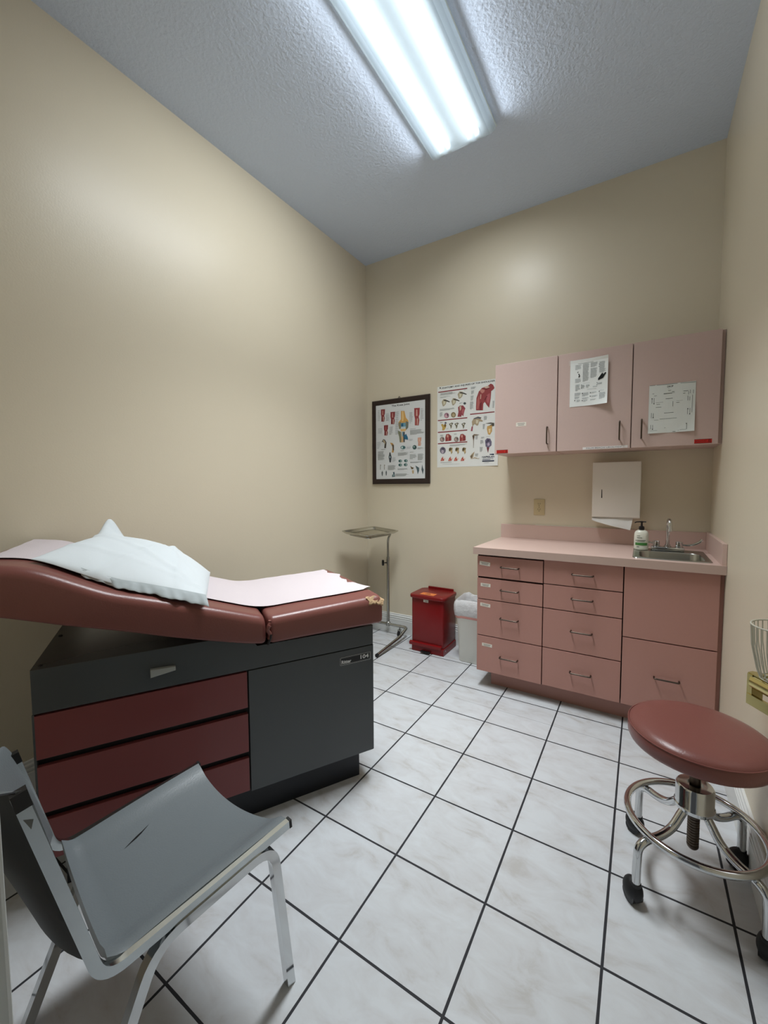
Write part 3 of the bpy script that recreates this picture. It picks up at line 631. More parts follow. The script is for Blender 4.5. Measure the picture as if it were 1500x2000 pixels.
PRINTS['shoulder'] = """
t 16161a 38.4,633,439.5,15.6 ANATOMY AND INJURIES OF THE SHOULDER
p 16161a 31.4,645.1 30.9,642.6 29.3,640.7 27,639.9 24.4,640.2 22.1,641.6 20.5,643.9 20,646.6 20.5,649.1 22.1,650.9 24.4,651.8 27,651.4 29.3,650 30.9,647.7
p 8e3840 7.7,609.1 257.5,609.1 257.5,617.3 7.7,617.3
p 8e3840 5.1,380.2 259.2,380.2 259.2,388.4 5.1,388.4
p 8e3840 5.3,283.5 259.9,283.5 259.9,291.7 5.3,291.7
p 8e3840 5.6,191 260.5,191 260.5,199.3 5.6,199.3
p 8e3840 282.4,404.5 476.4,404.5 476.4,412.4 282.4,412.4
p b3a88c 38.8,532.1 53.4,554.2 79,548.3 82.7,533.1 75.5,510.3 57.3,494.5 47.7,498.5
p 4a4844 60.7,548.6 89.9,539.4 111.6,526.9 108,521.4 79,533.5 57.1,539
p d8d2b8 53.5,536.4 71.7,534.4 68.2,511.1 53.6,506.8
p b3a88c 123.6,529.9 137.7,551.7 162.6,545.9 166.3,530.9 159.3,508.4 141.6,492.8 132.3,496.7
p 4a4844 144.9,546.2 173.3,537.1 194.4,524.8 191,519.4 162.7,531.3 141.4,536.7
p d8d2b8 137.8,534.2 155.6,532.1 152.2,509.2 138,504.9
p b3a88c 176.6,576.5 192,597.8 219.2,591.5 223.1,576.6 215.6,554.5 196.3,539.4 186.1,543.5
p 4a4844 199.8,592.2 230.8,582.6 253.9,570 250.1,564.7 219.3,577.1 196,582.8
p d8d2b8 192.1,580.4 211.6,578 207.8,555.4 192.3,551.4
p 51585a 248.7,497.4 247.5,493.4 244.4,490.5 239.8,489.2 234.6,489.8 230,492.1 226.8,495.7 225.6,499.9 226.7,503.9 229.9,506.8 234.5,508.1 239.6,507.5 244.3,505.2 247.5,501.6
p a77c8c 104.5,416.4 102.4,407 96.4,399.9 87.7,396.4 78,397.3 69.2,402.4 63,410.7 60.8,420.6 63,430.1 69,437.2 77.8,440.7 87.5,439.7 96.2,434.6 102.3,426.3
p d5aab2 90,413.4 88.9,408 85.8,403.9 81.3,401.9 76.2,402.4 71.7,405.3 68.5,410 67.3,415.5 68.5,420.9 71.6,425 76.1,427 81.2,426.5 85.7,423.6 88.9,419
p 5f4852 97.6,421.9 97.1,417.5 95.6,414 93.3,412.2 90.8,412.5 88.5,414.7 86.9,418.4 86.4,423 86.9,427.4 88.4,430.9 90.7,432.7 93.2,432.4 95.5,430.2 97.1,426.4
p 8c7c60 163.4,416.3 161.3,407 155.4,399.9 146.9,396.4 137.4,397.3 128.7,402.4 122.7,410.6 120.5,420.4 122.6,429.8 128.5,436.9 137.1,440.3 146.7,439.4 155.3,434.3 161.2,426
p b9a884 154.7,414.6 153.6,409 150.3,404.7 145.5,402.6 140.2,403.1 135.4,406.1 132.1,411 130.9,416.9 132,422.5 135.3,426.8 140.1,428.9 145.4,428.3 150.2,425.3 153.5,420.4
p 9b4a52 181.1,474 196.6,486.8 223.8,483.9 243.2,460.2 235.6,439.3 224.4,397 214.6,412.5 208.9,396.7 176.8,399.7 185.2,437.1
p cdbfa6 192.8,478.2 208.3,485.6 208.5,456.6 196.9,443.2
p b7666c 216.2,455.8 235.5,453.8 224.3,411.5 212.5,427.2
p c9a85c 33.2,351.5 49.6,353.8 66,333.8 80.2,343.8 76.3,321.8 62.1,300.6 43.7,302 45.7,324.3
p 7f6434 79.8,338.3 78.9,332.9 76.2,328.7 72.3,326.6 68,326.9 64,329.7 61.3,334.3 60.3,339.9 61.3,345.3 64,349.5 67.9,351.6 72.2,351.2 76.1,348.5 78.9,343.8
p 6d6e7c 83,358.4 82.1,354.6 79.7,351.8 76.1,350.3 72.1,350.7 68.5,352.7 66,356 65.1,360 66,363.8 68.5,366.7 72.1,368.1 76,367.7 79.6,365.7 82.1,362.4
p 6a6656 103.2,349.3 130.4,358 141.6,349.7 130.5,339.6 128.2,321.4 119.5,307.3 115.3,329.8
p e6e2d2 114.5,347.6 128.4,350.8 124.5,338.3 117.7,338.5
p 9a8e6c 120.1,331.2 127.3,330.7 121,314.5
p 6a6656 151.1,345.2 177.9,353.9 188.9,345.7 178,335.6 175.8,317.5 167.2,303.5 163.1,325.9
p e6e2d2 162.2,343.6 176,346.8 172.1,334.3 165.4,334.5
p 9a8e6c 167.8,327.3 174.9,326.7 168.7,310.8
p 6a6656 210,340.2 236.3,348.9 247.1,340.7 236.4,330.8 234.2,312.8 225.8,298.9 221.8,321.1
p e6e2d2 220.9,338.6 234.4,341.8 230.6,329.4 224,329.6
p 9a8e6c 226.4,322.5 233.4,321.9 227.3,306.1
p 968a84 66.5,227.4 64.4,218.5 58.5,211.5 50,208 40.5,208.6 31.9,213.2 25.9,220.9 23.8,230.2 25.9,239.2 31.8,246.1 40.4,249.6 49.9,249 58.4,244.3 64.3,236.6
p c4aaa0 51.8,227.3 50.8,222.8 48.1,219.3 44.1,217.5 39.7,217.8 35.8,220.1 33,223.9 32,228.5 33,233 35.7,236.5 39.7,238.3 44.1,238 48,235.7 50.8,231.9
p 5a4e50 58.3,232.8 57.7,229.3 56.1,226.5 53.9,225.1 51.3,225.2 49,227 47.4,230 46.8,233.6 47.4,237.1 48.9,239.9 51.2,241.3 53.8,241.2 56.1,239.4 57.7,236.4
p 968a84 189.3,219.4 187.3,210.6 181.7,203.8 173.5,200.4 164.4,200.9 156.1,205.4 150.3,213 148.2,222.1 150.2,230.9 155.9,237.7 164.1,241.2 173.3,240.5 181.5,236 187.2,228.5
p c4aaa0 175.1,219.2 174.2,214.8 171.6,211.4 167.8,209.7 163.6,209.9 159.8,212.2 157.1,215.9 156.2,220.5 157.1,224.9 159.7,228.3 163.5,230 167.7,229.8 171.5,227.5 174.2,223.8
p 5a4e50 181.4,224.7 180.9,221.2 179.4,218.5 177.2,217.1 174.7,217.3 172.5,219 170.9,221.9 170.4,225.4 170.9,228.9 172.4,231.6 174.6,233 177.1,232.9 179.3,231.2 180.8,228.2
p 9c4848 72.5,243.8 80.5,267.5 100.8,269.8 124.9,251.4 125.9,218 121.1,212.7 72.7,210.2
p d6a898 84.6,257.9 96.7,264.5 100.9,245.6 88.8,239
p bf6660 96.8,242.2 104.9,241.6 101,212.1 92.9,212.7
p 742e34 106.9,248.9 117,244.5 113.1,213.2 107.1,213.6
p 9c4848 196.3,235.4 203.9,258.7 223.3,260.9 246.6,242.9 247.6,210.2 243.1,205 196.5,202.5
p d6a898 207.9,249.3 219.5,255.7 223.5,237.2 211.9,230.7
p bf6660 219.6,233.9 227.4,233.3 223.7,204.4 216,204.9
p 742e34 229.3,240.5 239,236.2 235.3,205.5 229.5,205.9
p 74707e 76.6,137 74.1,124.8 66.9,115.2 56.4,110.2 44.7,110.7 34.1,116.8 26.7,127.1 24,139.7 26.6,152 33.9,161.6 44.5,166.5 56.2,165.9 66.7,159.8 74,149.5
p bfb4c0 59.9,128.5 58.8,121.7 55.6,116.3 51,113.5 45.9,113.7 41.3,117 38.1,122.7 36.9,129.6 38,136.4 41.2,141.8 45.8,144.6 50.9,144.3 55.5,141 58.7,135.4
p 4e4a5a 64.7,150.7 63.5,146.6 60.1,143.4 55.2,141.7 49.7,142 44.8,144.2 41.3,147.7 40.1,152 41.3,156.2 44.7,159.5 49.7,161.1 55.1,160.8 60.1,158.6 63.5,155
p 8c7a56 103.3,148.7 113.4,159.3 137.4,154.3 133.5,139.7 135.6,117.3 125.7,102.9 119.5,125.5 103.4,130
p d9bd88 118.3,133 132.7,136 128.9,106.5
p 453c30 109.4,152.1 121.4,153.3 119.5,136.7 109.4,133.5
p 8c7a56 159.4,145.7 169.2,156.3 192.9,151.3 189,136.8 191.1,114.6 181.4,100.3 175.3,122.7 159.5,127.2
p d9bd88 174.1,130.2 188.3,133.1 184.5,103.9
p 453c30 165.3,149.1 177.1,150.3 175.3,133.8 165.4,130.6
p 8c7a56 218.3,142.6 228,153 251.2,148.1 247.4,133.8 249.5,111.8 240,97.6 234,119.8 218.4,124.3
p d9bd88 232.8,127.2 246.7,130.1 243,101.1
p 453c30 224.1,145.9 235.7,147.1 233.9,130.8 224.2,127.6
p bb5548 30.1,52.5 38.3,72.9 52.7,89.3 54.8,76 63,68.2 61,53.2
p e8d2c4 50.7,80 75.3,71.4 71.2,62.2 54.8,68.5
p dd9080 36.3,57.9 46.6,68.8 50.7,57.3
p bb5548 97.7,49.9 105.7,70.2 119.7,86.4 121.8,73.3 129.9,65.5 128,50.7
p e8d2c4 117.8,77.2 141.9,68.7 137.9,59.6 121.9,65.8
p dd9080 103.8,55.3 113.8,66.1 117.9,54.8
p bb5548 148,48 155.8,68.1 169.6,84.2 171.7,71.2 179.6,63.5 177.7,48.8
p e8d2c4 167.7,75.1 191.4,66.7 187.5,57.6 171.7,63.8
p dd9080 153.9,53.4 163.8,64.1 167.8,52.9
p bb5548 205.3,45.9 213,65.8 226.5,81.8 228.5,68.9 236.3,61.2 234.5,46.6
p e8d2c4 224.6,72.7 247.9,64.4 244.1,55.4 228.6,61.5
p dd9080 211.1,51.2 220.8,61.8 224.8,50.7
p 9c4a4c 330.1,465.3 333.3,528.7 351.4,576 376.9,600.8 416.8,606 445.3,624.8 463.3,613.7 474.1,591.6 472.5,583.2 449.5,567.1 446.5,515.4 434.7,443.6 418.3,462.9 399.8,492.9 389,480.1 385.8,429.4 330.4,435.1
p c98a80 358.7,582.1 376.9,595.5 398.9,584 395.4,566.9 377.3,558.7
p d8bfae 387.8,606.4 424,610.3 438.5,598 409.7,591.3
p 7c3238 373.2,597.8 409.7,593 445.7,591.8 413.4,582.1 380.6,589.8
p b9656a 413.8,540.2 438.9,554.6 442.9,515.9 429,475.7 414.3,491.3
p 74303a 396,507.3 413.9,536.7 421.1,535.9 401.6,499.7
p ba6a66 339,513.9 355.3,547.3 359.6,483.3 348.9,442 337.7,443.2
p e0c4b0 366.3,553 371.8,552.3 368.5,517.6 363,518.2
p 7e343a 359.6,483.3 377.9,495.4 374.8,432.3 360,433.8
p b5a488 297.3,350.8 312.2,374.5 345.7,385.6 375.3,375.7 368.1,362.3 386.6,350 383,343.2 357.1,347.3 350,321.3 340.7,314.9 320,330.9 301.4,311
p 5c5e68 312.2,374.5 349.4,383.5 371.6,376.1 368.1,365.8 342.1,371.7 316,367
p dcd4bc 331,362.1 351.5,356.7 346.1,332.2 331.2,333.5
p a85866 295.7,311.4 307,314.1 303.5,276.7 289.5,277.8
p 57524a 405.1,327.2 448.5,330.5 475.4,324.7 475.6,303.8 438,296.3 423.6,290.5 419.9,297.8 459.4,319.1
p d2a966 421.7,304.7 459.5,308.6 458.2,263.2 442.3,236.3 427.7,244.4 418.3,283.9
p ecd3a4 431,282.9 449,285 445.7,253.6 434.9,250.9
p 8c7c68 302,239.1 316.9,252.4 361.8,243.8 320.8,237.8 315.5,202.2 314.1,144.7 311,144.9 309.8,202.6
p 5d4b3e 302,239.1 313.2,245.5 319,230.7 311.6,209.6
p 756f84 404.6,196.5 420.8,213.2 446.2,207.9 457.3,182.6 455.8,154.6 432.5,138.3 410.5,150.1
p 4a4458 410,196.2 424.5,207.6 446.3,200.9 450.1,176 431.9,187.7 413.9,174.7
p c4b4c8 423.1,170.6 437.5,180.3 443.1,158.9 428.7,149.1
p 7c3c44 417.9,142.6 439.7,141.4 429.2,99.5
p b9a68a 284.2,81.1 303.1,102 321.8,115.5 314.5,87 307.2,62 322.2,72.2 352.3,60.2 363.4,65.1 356.1,56.4 322.3,63.2 292,59
p 6e6250 288.1,77.3 306.9,98.2 303.3,73 295.8,62.5
t 22304e 382.7,62.5,96.7,13.6 NAPRELAN
p 22304e 384,33.1 479.6,33.1 479.6,41.7 384,41.7
p 22304e 442,90.1 465.4,90.8 478,86.7 476.3,81.5 443.9,84
p 22304e 478,86 477.4,83.4 475.4,81.4 472.5,80.4 469.3,80.5 466.4,81.8 464.4,84 463.7,86.6 464.4,89.2 466.3,91.2 469.2,92.2 472.4,92.1 475.3,90.8 477.3,88.6
p 8a90a4 385.7,52.9 471.8,52.9 471.8,55.8 385.7,55.8
p 8a90a4 385.7,46.7 449.1,46.7 449.1,49.5 385.7,49.5
p 8a90a4 400.8,23.3 437.7,23.3 437.7,25.2 400.8,25.2
p a8aeb0 26.2,600.8 131.8,600.8 131.8,602.8 26.2,602.8
p a8aeb0 26.2,595.7 135.9,595.7 135.9,597.7 26.2,597.7
p a8aeb0 26.2,590.6 158.5,590.6 158.5,592.6 26.2,592.6
p a8aeb0 26.2,585.5 130,585.5 130,587.5 26.2,587.5
p a8aeb0 26.3,571.4 115.7,571.4 115.7,573.2 26.3,573.2
p a8aeb0 26.3,566.8 75,566.8 75,568.5 26.3,568.5
p a8aeb0 22.6,472.6 146,472.6 146,474.7 22.6,474.7
p a8aeb0 22.6,467 150.8,467 150.8,469.1 22.6,469.1
p a8aeb0 22.6,461.4 111.3,461.4 111.3,463.5 22.6,463.5
p a8aeb0 22.6,445.4 48.1,445.4 48.1,448.2 22.6,448.2
p a8aeb0 22.6,437.9 46.1,437.9 46.1,440.7 22.6,440.7
p a8aeb0 22.6,430.4 47,430.4 47,433.2 22.6,433.2
p a8aeb0 22.6,422.9 47.2,422.9 47.2,425.8 22.6,425.8
p a8aeb0 22.6,415.4 36.1,415.4 36.1,418.3 22.6,418.3
p a8aeb0 287.6,616.9 328,616.9 328,618.6 287.6,618.6
p a8aeb0 287.6,612.5 328.3,612.5 328.3,614.2 287.6,614.2
p a8aeb0 287.6,608 319.3,608 319.3,609.7 287.6,609.7
p a8aeb0 287.6,603.6 320.1,603.6 320.1,605.3 287.6,605.3
p a8aeb0 289.7,587.5 313.9,587.5 313.9,589.7 289.7,589.7
p a8aeb0 289.7,581.8 312.1,581.8 312.1,584 289.7,584
p a8aeb0 289.7,576.1 308.3,576.1 308.3,578.3 289.7,578.3
p a8aeb0 289.7,570.4 313.5,570.4 313.5,572.6 289.7,572.6
p a8aeb0 289.7,564.7 300.7,564.7 300.7,566.9 289.7,566.9
p a8aeb0 286.2,547.5 310.5,547.5 310.5,550.5 286.2,550.5
p a8aeb0 286.2,539.7 308.7,539.7 308.7,542.7 286.2,542.7
p a8aeb0 286.2,531.8 304.9,531.8 304.9,534.8 286.2,534.8
p a8aeb0 286.2,524 305.6,524 305.6,526.9 286.2,526.9
p a8aeb0 286.2,516.1 302.2,516.1 302.2,519.1 286.2,519.1
p a8aeb0 280.9,502.4 307.8,502.4 307.8,504.9 280.9,504.9
p a8aeb0 280.9,495.6 309.2,495.6 309.2,498.2 280.9,498.2
p a8aeb0 280.9,488.8 310.6,488.8 310.6,491.4 280.9,491.4
p a8aeb0 280.9,482.1 305.2,482.1 305.2,484.6 280.9,484.6
p a8aeb0 280.9,475.3 303.6,475.3 303.6,477.9 280.9,477.9
p a8aeb0 280.9,468.5 310.5,468.5 310.5,471.1 280.9,471.1
p a8aeb0 280.9,461.8 303.6,461.8 303.6,464.3 280.9,464.3
p a8aeb0 280.9,455 310.2,455 310.2,457.6 280.9,457.6
p a8aeb0 280.9,448.2 294.4,448.2 294.4,450.8 280.9,450.8
p a8aeb0 461,486.5 474.6,486.5 474.6,490.7 461,490.7
p a8aeb0 461,475.3 474.5,475.3 474.5,479.6 461,479.6
p a8aeb0 461,464.2 474.9,464.2 474.9,468.4 461,468.4
p a8aeb0 461,453.1 473.7,453.1 473.7,457.3 461,457.3
p a8aeb0 461,442 471.7,442 471.7,446.2 461,446.2
p a8aeb0 393.6,380 416.9,380 416.9,383 393.6,383
p a8aeb0 393.6,372.1 420.3,372.1 420.3,375.1 393.6,375.1
p a8aeb0 393.6,364.2 417.8,364.2 417.8,367.2 393.6,367.2
p a8aeb0 393.6,356.2 415.6,356.2 415.6,359.2 393.6,359.2
p a8aeb0 386.8,321.1 404.1,321.1 404.1,323.8 386.8,323.8
p a8aeb0 386.8,314 402.7,314 402.7,316.7 386.8,316.7
p a8aeb0 386.8,307 402.9,307 402.9,309.7 386.8,309.7
p a8aeb0 386.8,299.9 400.6,299.9 400.6,302.6 386.8,302.6
p a8aeb0 386.8,292.8 400.7,292.8 400.7,295.5 386.8,295.5
p a8aeb0 386.8,285.8 398.5,285.8 398.5,288.5 386.8,288.5
p a8aeb0 373,224.3 398.7,224.3 398.7,226.1 373,226.1
p a8aeb0 373,219.5 401.5,219.5 401.5,221.3 373,221.3
p a8aeb0 373,214.8 392,214.8 392,216.6 373,216.6
p a8aeb0 367.7,198.7 389.4,198.7 389.4,201.1 367.7,201.1
p a8aeb0 367.7,192.3 391,192.3 391,194.7 367.7,194.7
p a8aeb0 367.7,185.8 393.8,185.8 393.8,188.3 367.7,188.3
p a8aeb0 367.7,179.4 392.1,179.4 392.1,181.9 367.7,181.9
p a8aeb0 367.7,173 378.9,173 378.9,175.4 367.7,175.4
p a8aeb0 362.7,145.4 387.5,145.4 387.5,147.9 362.7,147.9
p a8aeb0 362.7,138.9 387.4,138.9 387.4,141.3 362.7,141.3
p a8aeb0 362.7,132.3 382.6,132.3 382.6,134.8 362.7,134.8
p a8aeb0 362.7,125.8 385.6,125.8 385.6,128.2 362.7,128.2
p a8aeb0 362.7,119.2 384.5,119.2 384.5,121.7 362.7,121.7
p a8aeb0 362.7,112.7 381.1,112.7 381.1,115.1 362.7,115.1
p a8aeb0 328.3,236.1 346.8,236.1 346.8,239.2 328.3,239.2
p a8aeb0 328.3,228 346.4,228 346.4,231.1 328.3,231.1
p a8aeb0 328.3,220 347.8,220 347.8,223 328.3,223
p a8aeb0 328.3,211.9 345.9,211.9 345.9,215 328.3,215
p a8aeb0 325.7,96 351.8,96 351.8,99.2 325.7,99.2
p a8aeb0 325.7,87.6 351.9,87.6 351.9,90.8 325.7,90.8
p a8aeb0 325.7,79.2 347.6,79.2 347.6,82.4 325.7,82.4
p a8aeb0 111.2,178.9 256.3,178.9 256.3,180.8 111.2,180.8
p a8aeb0 111.2,174 242.4,174 242.4,175.8 111.2,175.8
p a8aeb0 111.2,169 196.9,169 196.9,170.9 111.2,170.9
p a8aeb0 27.4,262.4 57.1,262.4 57.1,264.6 27.4,264.6
p a8aeb0 27.4,256.8 49.3,256.8 49.3,258.9 27.4,258.9
p a8aeb0 148.8,265 171.5,265 171.5,267.1 148.8,267.1
p a8aeb0 148.8,259.4 171.1,259.4 171.1,261.5 148.8,261.5
p a8aeb0 27,367.5 51.6,367.5 51.6,369.6 27,369.6
p a8aeb0 27,361.9 43,361.9 43,364 27,364
p a8aeb0 82.4,311.8 101.8,311.8 101.8,313.2 82.4,313.2
p a8aeb0 82.4,308.1 93.9,308.1 93.9,309.5 82.4,309.5
p a8aeb0 230.6,603.4 252.4,603.4 252.4,604.8 230.6,604.8
p a8aeb0 230.6,599.8 241.3,599.8 241.3,601.2 230.6,601.2
p a8aeb0 192.6,505.8 218.9,505.8 218.9,507.9 192.6,507.9
p a8aeb0 192.6,500.4 205.4,500.4 205.4,502.5 192.6,502.5
p a8aeb0 30.2,38.6 129.5,38.6 129.5,41.5 30.2,41.5
p a8aeb0 413.4,225.7 443.6,225.7 443.6,227.1 413.4,227.1
p a8aeb0 46.7,23.2 198.5,23.2 198.5,24.6 46.7,24.6
"""
